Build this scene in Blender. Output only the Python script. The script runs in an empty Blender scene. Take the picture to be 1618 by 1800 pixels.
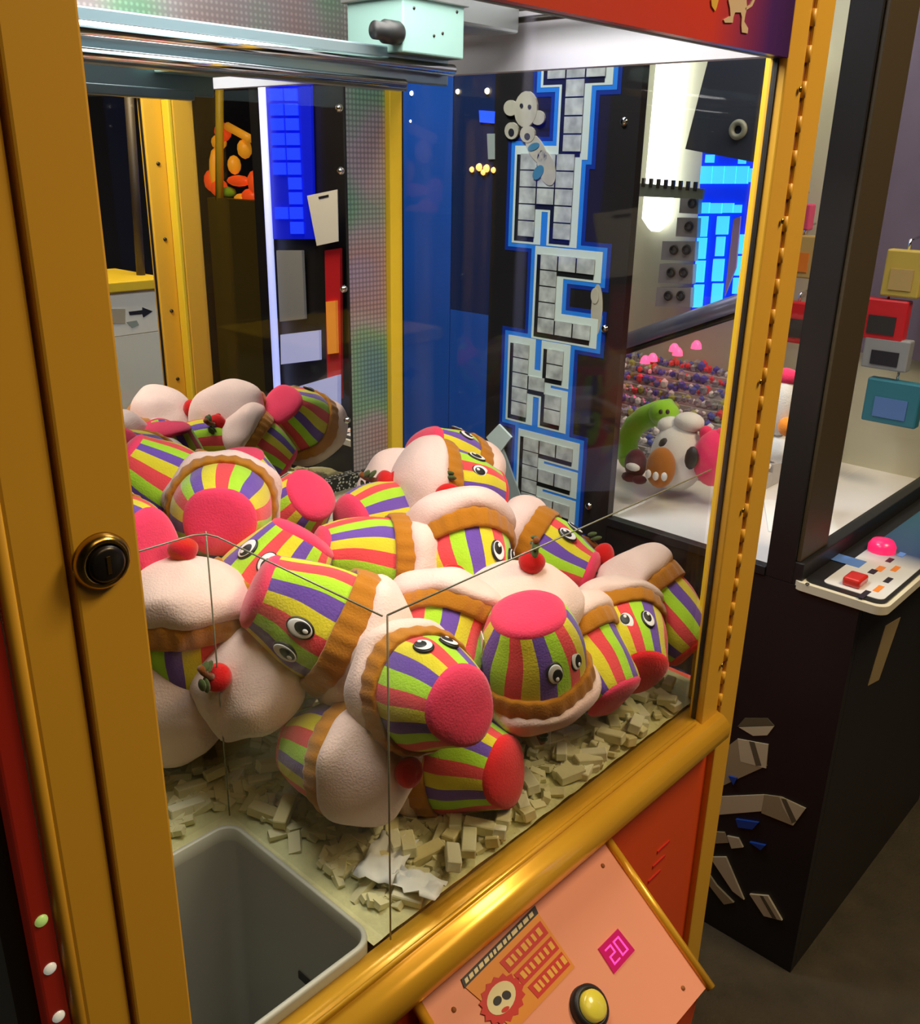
import bpy, bmesh, math, random
from mathutils import Vector, Matrix, Euler
from mathutils import noise as mnoise

# ------------------------------------------------------------------ camera, world, lights, exposure
scene = bpy.context.scene
COL = scene.collection
F_PX, CX, CY = 1633.826, 809.0, 900.0          # focal length in pixels for the 1618 x 1800 frame
H = 0.72                                       # camera height above the claw machine's bed
def _frame():
    x = Vector((2425 - CX, 313 - CY, F_PX)).normalized()
    z = -Vector((722 - CX, 5208 - CY, F_PX)).normalized()
    y = z.cross(x).normalized()
    return Matrix((x, y, z))                   # world = RC @ camera(right, down, forward)
RC = _frame()
CAM = Vector((0, 0, H))
cam_data = bpy.data.cameras.new('camera')
cam_data.sensor_fit = 'VERTICAL'
cam_data.sensor_height = 36.0
cam_data.lens = F_PX / 1800 * 36.0
cam_data.clip_start = 0.01
cam = bpy.data.objects.new('camera', cam_data)
COL.objects.link(cam)
right, up, back = RC @ Vector((1, 0, 0)), RC @ Vector((0, -1, 0)), RC @ Vector((0, 0, -1))
m4 = Matrix((right, up, back)).transposed().to_4x4()
m4.translation = CAM
cam.matrix_world = m4
scene.camera = cam

world = bpy.data.worlds.new('world')
scene.world = world
world.use_nodes = True
world.node_tree.nodes['Background'].inputs[0].default_value = (0.5, 0.42, 0.4, 1)
world.node_tree.nodes['Background'].inputs[1].default_value = 0.02

def area(name, loc, size, energy, color, rot=(0, 0, 0), size_y=None):
    d = bpy.data.lights.new(name, 'AREA')
    d.energy = energy
    d.color = color
    d.size = size
    if size_y:
        d.shape = 'RECTANGLE'
        d.size_y = size_y
    o = bpy.data.objects.new(name, d)
    COL.objects.link(o)
    o.location = loc
    o.rotation_euler = rot
    return o
area('claw_ceiling_light', (0.68, 0.76, 1.03), 0.6, 9.0, (1.0, 0.95, 0.88), (0, 0, 0), 0.4)
area('prize_cabinet_light', (1.95, 1.0, 1.30), 0.6, 3.6, (1.0, 0.98, 0.92), (0, 0, 0), 0.8)
area('hall_light', (0.6, -0.9, 2.05), 1.0, 9.5, (1.0, 0.70, 0.38), (0, 0, 0), 1.0)
area('aisle_light', (1.7, -0.5, 2.05), 0.7, 44.0, (1.0, 0.78, 0.5), (0, 0, 0), 0.7)
area('cabinet_side_fill', (0.85, 1.45, 2.05), 0.5, 45.0, (0.92, 0.95, 1.0), (0, 0, 0), 0.5)  # unseen lamp added to brighten the lettered cabinet side
area('far_hall_light', (3.6, 3.2, 2.05), 1.2, 20.0, (0.7, 0.75, 1.0), (0, 0, 0), 1.2)

scene.view_settings.view_transform = 'Standard'
scene.view_settings.look = 'None'
scene.view_settings.gamma = 1.0
scene.view_settings.use_curve_mapping = False
scene.view_settings.exposure = 0.0
scene.cycles.max_bounces = 6
scene.cycles.diffuse_bounces = 3
scene.cycles.glossy_bounces = 4
scene.cycles.transparent_max_bounces = 12
scene.cycles.caustics_reflective = False
scene.cycles.caustics_refractive = False

# ------------------------------------------------------------------ point helpers
def ray(x, y):
    return RC @ Vector((x - CX, y - CY, F_PX))
def onX(x, y, X):
    r = ray(x, y); return CAM + r * (X / r.x)
def onY(x, y, Y):
    r = ray(x, y); return CAM + r * (Y / r.y)
def onZ(x, y, Z):
    r = ray(x, y); return CAM + r * ((Z - H) / r.z)
def at(x, y, d):
    return CAM + RC @ Vector(((x - CX) / F_PX * d, (y - CY) / F_PX * d, d))
def cdir(r, u, t):
    return (RC @ Vector((r, -u, -t))).normalized()

YF, YB, FLOOR = 0.504, 1.185, -0.85            # claw machine front plane, back wall, hall floor
def flip(p):                                   # where a thing seen in the back mirror really stands
    return Vector((p.x, 2 * YB - p.y, p.z))
random.seed(7)

# ------------------------------------------------------------------ materials
def mat(name, color, rough=0.5, metal=0.0, emit=0.0, emit_color=None, bump=0.0, bscale=60.0,
        vary=0.0, vscale=8.0, sheen=0.0, coat=0.0, spec=0.5, trans=0.0):
    m = bpy.data.materials.new(name)
    m.use_nodes = True
    nt = m.node_tree
    b = nt.nodes['Principled BSDF']
    b.inputs['Base Color'].default_value = (*color, 1)
    b.inputs['Roughness'].default_value = rough
    b.inputs['Metallic'].default_value = metal
    b.inputs['Specular IOR Level'].default_value = spec
    b.inputs['Transmission Weight'].default_value = trans
    if sheen:
        b.inputs['Sheen Weight'].default_value = sheen
        b.inputs['Sheen Roughness'].default_value = 0.5
    if coat:
        b.inputs['Coat Weight'].default_value = coat
        b.inputs['Coat Roughness'].default_value = 0.08
    if emit:
        b.inputs['Emission Color'].default_value = (*(emit_color or color), 1)
        b.inputs['Emission Strength'].default_value = emit
    tc = None
    if bump or vary:
        tc = nt.nodes.new('ShaderNodeTexCoord')
    if vary:
        n = nt.nodes.new('ShaderNodeTexNoise')
        n.inputs['Scale'].default_value = vscale
        n.inputs['Detail'].default_value = 3
        nt.links.new(tc.outputs['Object'], n.inputs['Vector'])
        mx = nt.nodes.new('ShaderNodeMix')
        mx.data_type = 'RGBA'
        mx.inputs[6].default_value = (*[max(0, c * (1 - vary)) for c in color], 1)
        mx.inputs[7].default_value = (*[min(1, c * (1 + vary)) for c in color], 1)
        nt.links.new(n.outputs['Fac'], mx.inputs[0])
        nt.links.new(mx.outputs[2], b.inputs['Base Color'])
    if bump:
        n2 = nt.nodes.new('ShaderNodeTexNoise')
        n2.inputs['Scale'].default_value = bscale
        n2.inputs['Detail'].default_value = 2
        nt.links.new(tc.outputs['Object'], n2.inputs['Vector'])
        bp = nt.nodes.new('ShaderNodeBump')
        bp.inputs['Strength'].default_value = bump
        bp.inputs['Distance'].default_value = 0.004
        nt.links.new(n2.outputs['Fac'], bp.inputs['Height'])
        nt.links.new(bp.outputs['Normal'], b.inputs['Normal'])
    return m

def glass_mat(name, tint=(1, 1, 1), base=0.015, edge=0.45):
    m = bpy.data.materials.new(name)
    m.use_nodes = True
    nt = m.node_tree
    nt.nodes.remove(nt.nodes['Principled BSDF'])
    out = nt.nodes['Material Output']
    tr = nt.nodes.new('ShaderNodeBsdfTransparent')
    tr.inputs[0].default_value = (*tint, 1)
    gl = nt.nodes.new('ShaderNodeBsdfGlossy')
    gl.inputs['Roughness'].default_value = 0.02
    lw = nt.nodes.new('ShaderNodeLayerWeight')
    pw = nt.nodes.new('ShaderNodeMath'); pw.operation = 'POWER'; pw.inputs[1].default_value = 5.0
    ma = nt.nodes.new('ShaderNodeMath'); ma.operation = 'MULTIPLY_ADD'
    ma.inputs[1].default_value = edge; ma.inputs[2].default_value = base
    mx = nt.nodes.new('ShaderNodeMixShader')
    nt.links.new(lw.outputs['Facing'], pw.inputs[0])
    nt.links.new(pw.outputs[0], ma.inputs[0])
    nt.links.new(ma.outputs[0], mx.inputs[0])
    nt.links.new(tr.outputs[0], mx.inputs[1])
    nt.links.new(gl.outputs[0], mx.inputs[2])
    nt.links.new(mx.outputs[0], out.inputs[0])
    return m

def holo_mat(name):
    # holographic dotted foil: metal whose hue drifts in large soft patches, with a fine dot grid in relief
    m = mat(name, (0.5, 0.5, 0.5), 0.32, 0.45)
    nt = m.node_tree
    b = nt.nodes['Principled BSDF']
    tc = nt.nodes.new('ShaderNodeTexCoord')
    n = nt.nodes.new('ShaderNodeTexNoise'); n.inputs['Scale'].default_value = 5.0; n.inputs['Detail'].default_value = 1
    nt.links.new(tc.outputs['Object'], n.inputs['Vector'])
    r = nt.nodes.new('ShaderNodeValToRGB')
    r.color_ramp.elements[0].position = 0.3; r.color_ramp.elements[0].color = (0.22, 0.42, 0.46, 1)
    r.color_ramp.elements[1].position = 0.72; r.color_ramp.elements[1].color = (0.45, 0.45, 0.75, 1)
    for p, c in ((0.42, (0.30, 0.55, 0.36, 1)), (0.5, (0.55, 0.5, 0.52, 1)), (0.6, (0.62, 0.42, 0.42, 1))):
        e = r.color_ramp.elements.new(p); e.color = c
    nt.links.new(n.outputs['Fac'], r.inputs[0])
    v = nt.nodes.new('ShaderNodeTexVoronoi'); v.inputs['Scale'].default_value = 130.0; v.inputs['Randomness'].default_value = 0.0
    nt.links.new(tc.outputs['Object'], v.inputs['Vector'])
    r2 = nt.nodes.new('ShaderNodeValToRGB')
    r2.color_ramp.elements[0].position = 0.25; r2.color_ramp.elements[0].color = (1, 1, 1, 1)
    r2.color_ramp.elements[1].position = 0.5; r2.color_ramp.elements[1].color = (0.55, 0.55, 0.55, 1)
    nt.links.new(v.outputs['Distance'], r2.inputs[0])
    mx = nt.nodes.new('ShaderNodeMix'); mx.data_type = 'RGBA'; mx.blend_type = 'MULTIPLY'; mx.inputs[0].default_value = 1.0
    nt.links.new(r.outputs[0], mx.inputs[6]); nt.links.new(r2.outputs[0], mx.inputs[7])
    nt.links.new(mx.outputs[2], b.inputs['Base Color'])
    return m

def gradient_mat(name, stops, axis='X', lo=0.0, hi=1.0, rough=0.4):
    m = mat(name, (1, 1, 1), rough)
    nt = m.node_tree
    b = nt.nodes['Principled BSDF']
    tc = nt.nodes.new('ShaderNodeTexCoord')
    sx = nt.nodes.new('ShaderNodeSeparateXYZ')
    nt.links.new(tc.outputs['Object'], sx.inputs[0])
    mr = nt.nodes.new('ShaderNodeMapRange')
    mr.inputs[1].default_value = lo; mr.inputs[2].default_value = hi
    nt.links.new(sx.outputs[axis], mr.inputs[0])
    r = nt.nodes.new('ShaderNodeValToRGB')
    els = r.color_ramp.elements
    els[0].position, els[0].color = stops[0][0], (*stops[0][1], 1)
    els[1].position, els[1].color = stops[-1][0], (*stops[-1][1], 1)
    for p, c in stops[1:-1]:
        e = els.new(p); e.color = (*c, 1)
    nt.links.new(mr.outputs[0], r.inputs[0])
    nt.links.new(r.outputs[0], b.inputs['Base Color'])
    return m

M = {}
M['yellow'] = mat('yellow_paint', (0.80, 0.44, 0.035), 0.42, vary=0.06, vscale=4, coat=0.15)
M['yellow_in'] = mat('inner_yellow_paint', (0.80, 0.56, 0.03), 0.42, vary=0.06)
M['gold'] = mat('gold_anodised', (0.95, 0.52, 0.04), 0.28, 0.35, coat=0.3)
M['hinge'] = mat('hinge_slot', (0.30, 0.10, 0.02), 0.7)
M['brass'] = mat('lock_brass', (0.50, 0.33, 0.08), 0.22, 1.0)
M['darkmetal'] = mat('lock_dark_metal', (0.05, 0.045, 0.04), 0.3, 0.8)
M['chrome'] = mat('chrome', (0.75, 0.77, 0.80), 0.12, 1.0)
M['steel'] = mat('brushed_steel', (0.45, 0.48, 0.48), 0.35, 0.9)
M['pale_teal'] = mat('pale_teal_sheet_metal', (0.30, 0.50, 0.46), 0.45, 0.1, vary=0.1)
M['black'] = mat('black_plastic', (0.012, 0.012, 0.013), 0.45)
M['gloss_black'] = mat('gloss_black_laminate', (0.010, 0.008, 0.007), 0.28)
M['white'] = mat('white_laminate', (0.78, 0.78, 0.80), 0.45)
M['hdr_white'] = mat('header_white', (0.52, 0.52, 0.58), 0.5)
M['grey_in'] = mat('grey_teal_backing', (0.28, 0.40, 0.44), 0.55)
M['red'] = mat('red_orange_panel', (0.85, 0.10, 0.020), 0.40, vary=0.08)
M['salmon'] = mat('salmon_panel', (0.86, 0.34, 0.20), 0.38, vary=0.04)
M['holo'] = holo_mat('holographic_foil')
M['beam'] = mat('beam_grey_teal', (0.22, 0.30, 0.34), 0.3, 0.5)
M['mirror'] = mat('mirror_silver', (0.86, 0.88, 0.87), 0.0, 1.0)
M['glass'] = glass_mat('clear_glass')
M['acrylic'] = glass_mat('clear_acrylic', (0.97, 0.98, 0.96), 0.02, 0.5)
M['acrylic_edge'] = mat('polished_acrylic_edge', (0.22, 0.22, 0.15), 0.2, spec=0.8)
M['bed'] = mat('pale_green_bed', (0.62, 0.62, 0.34), 0.85, bump=0.6, bscale=120, vary=0.25, vscale=40)
M['chute'] = mat('chute_grey', (0.42, 0.44, 0.41), 0.42, vary=0.05)
M['rim'] = mat('chute_rim', (0.50, 0.52, 0.44), 0.4)
M['foam'] = mat('foam_block', (0.74, 0.71, 0.44), 0.8, bump=0.2, bscale=90, vary=0.12, vscale=20)
M['foam2'] = mat('foam_block_pale', (0.82, 0.81, 0.60), 0.8, bump=0.2, bscale=90, vary=0.10, vscale=20)
M['foam3'] = mat('foam_block_tan', (0.70, 0.62, 0.32), 0.8, bump=0.2, bscale=90, vary=0.10, vscale=20)
M['paper'] = mat('white_paper', (0.80, 0.82, 0.80), 0.7)
# plush fabrics
def plushmat(n, c, v=0.10):
    return mat(n, c, 0.95, sheen=0.3, bump=0.22, bscale=420, vary=v, vscale=60, spec=0.1)
M['p_lime'] = plushmat('lime_plush', (0.42, 0.72, 0.035))
M['p_purple'] = plushmat('purple_plush', (0.16, 0.08, 0.42))
M['p_yellow'] = plushmat('yellow_plush', (0.72, 0.62, 0.035))
M['p_red'] = plushmat('coral_plush', (0.80, 0.075, 0.085))
M['p_pinkbase'] = plushmat('hot_pink_plush', (0.88, 0.055, 0.14))
M['p_redbase'] = plushmat('red_plush', (0.82, 0.022, 0.028))
M['p_brown'] = plushmat('caramel_plush', (0.47, 0.18, 0.012))
M['p_cream'] = plushmat('frosting_plush', (0.86, 0.64, 0.58), 0.05)
M['p_cherry'] = plushmat('cherry_felt', (0.62, 0.012, 0.012))
M['p_stem'] = plushmat('stem_felt', (0.20, 0.06, 0.01))
M['p_leaf'] = plushmat('leaf_felt', (0.07, 0.10, 0.03))
M['eye_black'] = mat('eye_black', (0.006, 0.006, 0.008), 0.5)
M['eye_white'] = mat('eye_white', (0.85, 0.85, 0.86), 0.6)
M['tag'] = mat('tag_white', (0.80, 0.86, 0.82), 0.6)

# ------------------------------------------------------------------ mesh helpers
def link(name, me, material=None, parent=None, smooth=False):
    o = bpy.data.objects.new(name, me)
    COL.objects.link(o)
    if material is not None:
        if isinstance(material, (list, tuple)):
            for x in material:
                me.materials.append(x)
        elif not me.materials:
            me.materials.append(material)
    if smooth:
        for p in me.polygons:
            p.use_smooth = True
    if parent is not None:
        o.parent = parent
    return o

def mesh_from(bm, name):
    me = bpy.data.meshes.new(name)
    bm.normal_update()
    bm.to_mesh(me)
    bm.free()
    return me

def empty(name, loc=(0, 0, 0), label=None, cat=None, group=None):
    o = bpy.data.objects.new(name, None)
    COL.objects.link(o)
    o.location = loc
    o.empty_display_size = 0.05
    tag(o, label, cat, group)
    return o

def tag(o, label=None, cat=None, group=None, kind=None):
    if label: o['label'] = label
    if cat: o['category'] = cat
    if group: o['group'] = group
    if kind: o['kind'] = kind
    return o

def bm_box(bm, lo, hi, mtx=None):
    vs = []
    for x in (lo[0], hi[0]):
        for y in (lo[1], hi[1]):
            for z in (lo[2], hi[2]):
                v = Vector((x, y, z))
                vs.append(bm.verts.new(mtx @ v if mtx else v))
    for f in ((0, 1, 3, 2), (4, 6, 7, 5), (0, 4, 5, 1), (2, 3, 7, 6), (0, 2, 6, 4), (1, 5, 7, 3)):
        bm.faces.new([vs[i] for i in f])

def box(name, lo, hi, material, parent=None, bevel=0.0, seg=2, mtx=None):
    bm = bmesh.new()
    bm_box(bm, lo, hi, mtx)
    if bevel:
        bmesh.ops.bevel(bm, geom=bm.edges[:], offset=bevel, segments=seg, affect='EDGES', profile=0.5)
    bmesh.ops.recalc_face_normals(bm, faces=bm.faces[:])
    return link(name, mesh_from(bm, name), material, parent)

def basis(p0, p1):
    z = (p1 - p0).normalized()
    x = z.orthogonal().normalized()
    y = z.cross(x)
    return x, y, z

def bm_tube(bm, pts, r, seg=12, r1=None):
    rings = []
    n = len(pts)
    for i, p in enumerate(pts):
        a = pts[max(i - 1, 0)]; b = pts[min(i + 1, n - 1)]
        x, y, z = basis(a, b)
        if i and rings:
            # keep the frame from twisting
            px = prevx - z * prevx.dot(z)
            x = px.normalized(); y = z.cross(x)
        prevx = x
        rr = r if r1 is None else r + (r1 - r) * i / (n - 1)
        rings.append([bm.verts.new(p + x * (rr * math.cos(2 * math.pi * k / seg)) + y * (rr * math.sin(2 * math.pi * k / seg))) for k in range(seg)])
    for a, b in zip(rings, rings[1:]):
        for k in range(seg):
            bm.faces.new((a[k], a[(k + 1) % seg], b[(k + 1) % seg], b[k]))
    bm.faces.new(rings[0][::-1]); bm.faces.new(rings[-1])

def tube(name, pts, r, material, parent=None, seg=12, r1=None):
    bm = bmesh.new()
    bm_tube(bm, [Vector(p) for p in pts], r, seg, r1)
    bmesh.ops.recalc_face_normals(bm, faces=bm.faces[:])
    return link(name, mesh_from(bm, name), material, parent, True)

def bm_lathe(bm, prof, seg=32, fn=None):
    rings = []
    for (r, z) in prof:
        if r < 1e-5:
            rings.append([bm.verts.new((0, 0, z))])
        else:
            ring = []
            for k in range(seg):
                a = 2 * math.pi * k / seg
                rr = r * (fn(a, z) if fn else 1)
                ring.append(bm.verts.new((rr * math.cos(a), rr * math.sin(a), z)))
            rings.append(ring)
    for a, b in zip(rings, rings[1:]):
        for k in range(seg):
            k2 = (k + 1) % seg
            if len(a) == 1 and len(b) > 1:
                bm.faces.new((a[0], b[k], b[k2]))
            elif len(b) == 1 and len(a) > 1:
                bm.faces.new((a[k], b[0], a[k2]))
            elif len(a) > 1:
                bm.faces.new((a[k], b[k], b[k2], a[k2]))

def lathe(name, prof, material, parent=None, seg=32, mtx=None, fn=None):
    bm = bmesh.new()
    bm_lathe(bm, prof, seg, fn)
    if mtx is not None:
        bmesh.ops.transform(bm, matrix=mtx, verts=bm.verts[:])
    bmesh.ops.recalc_face_normals(bm, faces=bm.faces[:])
    return link(name, mesh_from(bm, name), material, parent, True)

def prism(name, pts, normal, thick, material, parent=None):
    """flat polygon given by its points, thickened along normal"""
    bm = bmesh.new()
    n = Vector(normal).normalized() * thick
    a = [bm.verts.new(Vector(p)) for p in pts]
    b = [bm.verts.new(Vector(p) + n) for p in pts]
    k = len(a)
    bm.faces.new(a); bm.faces.new(b[::-1])
    for i in range(k):
        bm.faces.new((a[i], b[i], b[(i + 1) % k], a[(i + 1) % k]))
    bmesh.ops.recalc_face_normals(bm, faces=bm.faces[:])
    return link(name, mesh_from(bm, name), material, parent)

def orient(loc, z, x=None):
    z = Vector(z).normalized()
    if x is None:
        x = z.orthogonal()
    x = Vector(x)
    x = (x - z * x.dot(z)).normalized()
    y = z.cross(x)
    m = Matrix((x, y, z)).transposed().to_4x4()
    m.translation = loc
    return m

# ------------------------------------------------------------------ the hall
M['carpet'] = mat('dark_carpet', (0.050, 0.040, 0.022), 0.95, bump=0.8, bscale=150, vary=0.5, vscale=14)
M['wall'] = mat('dark_wall', (0.035, 0.035, 0.05), 0.8, vary=0.3, vscale=2)
M['ceil'] = mat('dark_ceiling', (0.05, 0.05, 0.055), 0.9)
def struct(name, lo, hi, m):
    o = box(name, lo, hi, m); o['kind'] = 'structure'; return o
struct('floor', (-2.6, -4.1, FLOOR - 0.1), (6.1, 6.1, FLOOR), M['carpet'])
struct('ceiling', (-2.6, -4.1, 2.1), (6.1, 6.1, 2.2), M['ceil'])
struct('wall_left', (-2.6, -4.1, FLOOR), (-2.5, 6.1, 2.1), M['wall'])
struct('wall_right', (6.0, -4.1, FLOOR), (6.1, 6.1, 2.1), M['wall'])
struct('wall_back', (-2.5, 6.0, FLOOR), (6.0, 6.1, 2.1), M['wall'])
struct('wall_front', (-2.5, -4.1, FLOOR), (6.0, -4.0, 2.1), M['wall'])

# ------------------------------------------------------------------ claw machine
claw = empty('claw_machine', (0.65, 0.80, FLOOR), 'yellow-framed glass claw machine with salmon control deck and mirrored back', 'claw machine')
cm = Vector(claw.location)
def cp(o):                                      # parent to the claw machine without moving
    o.parent = claw
    o.matrix_parent_inverse = Matrix.Translation(-cm)
    return o
def cbox(name, lo, hi, m, bevel=0.0, seg=2):
    return cp(box(name, lo, hi, m, None, bevel, seg))

TOP = 1.06
# left door stile and corner post
stile = cbox('door_stile', (0.209, 0.494, -0.02), (0.251, 0.530, TOP), M['yellow'], 0.002)
cbox('corner_post', (0.176, 0.498, -0.40), (0.2075, 0.545, TOP), M['yellow'], 0.003)
cp(tube('edge_bead', [(0.174, 0.502, -0.40), (0.174, 0.502, TOP)], 0.0045, M['yellow']))
# lock on the stile
lk = Vector(onY(177, 985, 0.494))
lockm = orient(lk, (0, -1, 0), (1, 0, 0))
lock = cp(lathe('door_lock', [(0, 0.000), (0.0175, 0.000), (0.0175, 0.003), (0.0150, 0.0065), (0.0125, 0.0075), (0.0120, 0.005), (0, 0.005)], M['brass'], None, 40, lockm))
core = lathe('lock_core', [(0.0115, 0.004), (0.0112, 0.0085), (0.009, 0.0100), (0.0, 0.0100)], M['darkmetal'], lock, 32, lockm)
box('key_slot', (-0.0012, -0.0055, 0.0095), (0.0012, 0.0055, 0.0106), M['brass'], lock, mtx=lockm)
# light strip on the outer left corner
M['ledred'] = mat('red_light_strip', (0.30, 0.015, 0.008), 0.3, emit=0.05, emit_color=(0.8, 0.05, 0.02))
M['led_g'] = mat('green_led', (0.5, 0.9, 0.3), 0.3, emit=0.25, emit_color=(0.6, 0.8, 0.2))
M['led_w'] = mat('white_led', (0.9, 0.9, 0.9), 0.3, emit=0.25, emit_color=(0.8, 0.85, 0.7))
strip = cbox('light_strip', (0.154, 0.503, -0.40), (0.169, 0.520, TOP), M['ledred'], 0.002)
for i, (z, k) in enumerate(((0.262, 'led_g'), (0.222, 'led_w'), (0.180, 'led_w'), (0.140, 'led_g'), (0.10, 'led_w'), (0.06, 'led_g'), (0.02, 'led_w'))):
    mm = orient((0.1615, 0.5035, z), (0, -1, 0), (1, 0, 0))
    cp(lathe('led_bulb', [(0.0045, 0), (0.004, 0.0015), (0.0025, 0.0025), (0, 0.003)], M[k], None, 16, mm))
# outer left side of the cabinet
cbox('side_sheet', (0.140, 0.515, -0.85), (0.154, 1.215, TOP), M['gloss_black'])
# right stile, hinge and post
cbox('door_stile', (1.050, 0.498, -0.015), (1.094, 0.519, TOP), M['yellow'], 0.002)
cbox('corner_post', (1.101, 0.496, -0.85), (1.150, 0.545, TOP), M['yellow'], 0.003)
hinge = cbox('piano_hinge', (1.093, 0.500, -0.015), (1.102, 0.520, TOP), M['hinge'])
zz = 0.0
while zz < 0.92:
    tube('hinge_knuckle', [(1.0975, 0.4985, zz), (1.0975, 0.4985, zz + 0.017)], 0.0042, M['yellow'], hinge, 8)
    zz += 0.036
for z in (0.07, 0.30, 0.47, 0.66, 0.80):
    mm = orient((1.085, 0.496, z), (0, -1, 0), (1, 0, 0))
    cp(lathe('screw', [(0.0032, 0), (0.0030, 0.0015), (0, 0.0020)], M['brass'], None, 12, mm))
for z in (0.10, 0.25, 0.40, 0.55, 0.70):
    mm = orient((1.074, 0.519, z), (0, 1, 0), (1, 0, 0))
    cp(lathe('bolt', [(0.004, 0), (0.0035, 0.003), (0, 0.0035)], M['darkmetal'], None, 12, mm))
cbox('inner_post', (1.092, 0.5195, -0.02), (1.1005, 0.545, 1.04), M['yellow_in'], 0.002)
# dark gasket lines on both sides of the front glass
cbox('glass_gasket', (1.0478, 0.508, -0.006), (1.0498, 0.514, 0.83), M['black'])
# back right post
cbox('back_post', (1.0955, 1.174, -0.02), (1.119, 1.189, 1.04), M['yellow_in'], 0.002)
cbox('back_post_lip', (1.1195, 1.178, -0.02), (1.126, 1.189, 1.04), M['yellow_in'], 0.001)
# base under the bed, front skirt, right skirt
cbox('front_skirt', (0.176, 0.506, -0.85), (1.101, 0.520, -0.055), M['red'])
cbox('right_skirt', (1.118, 0.546, -0.85), (1.150, 1.215, -0.006), M['red'])
cbox('back_skirt', (0.154, 1.200, -0.85), (1.150, 1.215, TOP), M['gloss_black'])
cbox('roof', (0.140, 0.49, TOP), (1.160, 1.215, TOP + 0.03), M['white'])
# gold front rail: a rounded nose with a thin bead above
def rail(name, prof, x0, x1, m):
    bm = bmesh.new()
    a = [bm.verts.new((x0, y, z)) for y, z in prof]
    b = [bm.verts.new((x1, y, z)) for y, z in prof]
    n = len(a)
    bm.faces.new(a); bm.faces.new(b[::-1])
    for i in range(n):
        bm.faces.new((a[i], b[i], b[(i + 1) % n], a[(i + 1) % n]))
    bmesh.ops.recalc_face_normals(bm, faces=bm.faces[:])
    o = link(name, mesh_from(bm, name), m)
    for p in o.data.polygons:
        p.use_smooth = len(p.vertices) == 4
    return cp(o)
prof = [(0.530, -0.006), (0.506, -0.006), (0.500, -0.010)]
for k in range(9):
    a = math.pi * (0.5 + k / 8)
    prof.append((0.498 + 0.022 * math.cos(a) * 1.0, -0.036 + 0.024 * math.sin(a)))
prof += [(0.504, -0.062), (0.530, -0.062)]
rail('front_rail', prof, 0.176, 1.098, M['gold'])
cp(tube('rail_bead', [(0.251, 0.503, -0.006), (1.04, 0.503, -0.006)], 0.003, M['gold'], None, 10))

# header on the front glass: orange running into purple
M['header'] = gradient_mat('header_print', ((0.0, (0.72, 0.10, 0.012)), (0.80, (0.72, 0.055, 0.018)), (0.88, (0.30, 0.035, 0.10)), (0.95, (0.075, 0.020, 0.15)), (1.0, (0.055, 0.015, 0.10))), 'X', 0.251, 1.040, 0.35)
hdr = cbox('header_panel', (0.251, 0.498, 0.829), (1.050, 0.508, TOP), M['header'])
cbox('header_backing', (0.251, 0.509, 0.829), (1.050, 0.518, TOP), M['grey_in'])
M['cream'] = mat('cream_print', (0.72, 0.55, 0.34), 0.5)
M['yprint'] = mat('yellow_print', (0.80, 0.50, 0.05), 0.5)
def hdr_poly(name, px, m, y=0.498):
    pts = [onY(x, yy, y) for x, yy in px]
    return prism(name, pts, (0, -1, 0), 0.0012, m, None)
for nm, px, m in (
    ('printed_figure', [(1279, 0), (1311, 0), (1312, 14), (1309, 26), (1307, 38), (1314, 50), (1313, 59), (1303, 57), (1302, 46), (1303, 30), (1301, 22), (1291, 22), (1288, 30), (1287, 40), (1273, 40), (1271, 35), (1283, 28), (1282, 14)], 'cream'),
    ('printed_tail', [(1309, 19), (1321, 11), (1326, 0), (1322, 0), (1317, 9), (1309, 14)], 'cream'),
    ('printed_scarf', [(1249, 0), (1262, 0), (1259, 12), (1256, 20), (1250, 11)], 'yprint')):
    cp(hdr_poly(nm, px, M[m]))
# inner side headers and ceiling
cbox('side_header', (1.119, 0.546, 0.839), (1.138, 1.161, 1.04), M['hdr_white'])
cbox('ceiling_panel', (0.20, 0.530, 1.045), (1.138, 1.185, 1.058), M['white'])
# glass panes
cbox('front_glass', (0.251, 0.5095, -0.006), (1.0475, 0.5130, 0.829), M['glass'])
cbox('right_glass', (1.141, 0.546, 0.0), (1.145, 1.185, 1.04), M['glass'])
# the back wall: mirror, holographic foil and a spotted metal strip
cbox('mirror', (0.20, YB, 0.205), (1.0095, YB + 0.006, 0.866), M['mirror'])
cbox('mirror_edge', (1.0097, YB - 0.002, 0.205), (1.012, YB + 0.006, 0.866), M['black'])
for z in (0.30, 0.52, 0.70, 0.79):
    mm = orient((1.001, YB - 0.0005, z), (0, -1, 0), (1, 0, 0))
    cp(lathe('mirror_clip', [(0.006, 0), (0.005, 0.003), (0, 0.004)], M['chrome'], None, 12, mm))
cbox('holographic_strip', (1.0125, YB, 0.0), (1.095, YB + 0.006, 1.04), M['holo'])
cbox('holographic_top_band', (0.20, YB - 0.003, 0.8665), (1.012, YB + 0.006, 1.04), M['holo'])
cbox('lower_back_panel', (0.20, YB, 0.0), (1.012, YB + 0.006, 0.180), M['white'])
M['spotted'] = mat('spotted_strip', (0.10, 0.11, 0.10), 0.35, 0.6)
nt = M['spotted'].node_tree
_tc = nt.nodes.new('ShaderNodeTexCoord'); _v = nt.nodes.new('ShaderNodeTexVoronoi'); _v.inputs['Scale'].default_value = 190
_r = nt.nodes.new('ShaderNodeValToRGB')
_r.color_ramp.elements[0].position = 0.28; _r.color_ramp.elements[0].color = (0.75, 0.78, 0.74, 1)
_r.color_ramp.elements[1].position = 0.42; _r.color_ramp.elements[1].color = (0.02, 0.025, 0.02, 1)
nt.links.new(_tc.outputs['Object'], _v.inputs['Vector']); nt.links.new(_v.outputs['Distance'], _r.inputs[0])
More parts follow.
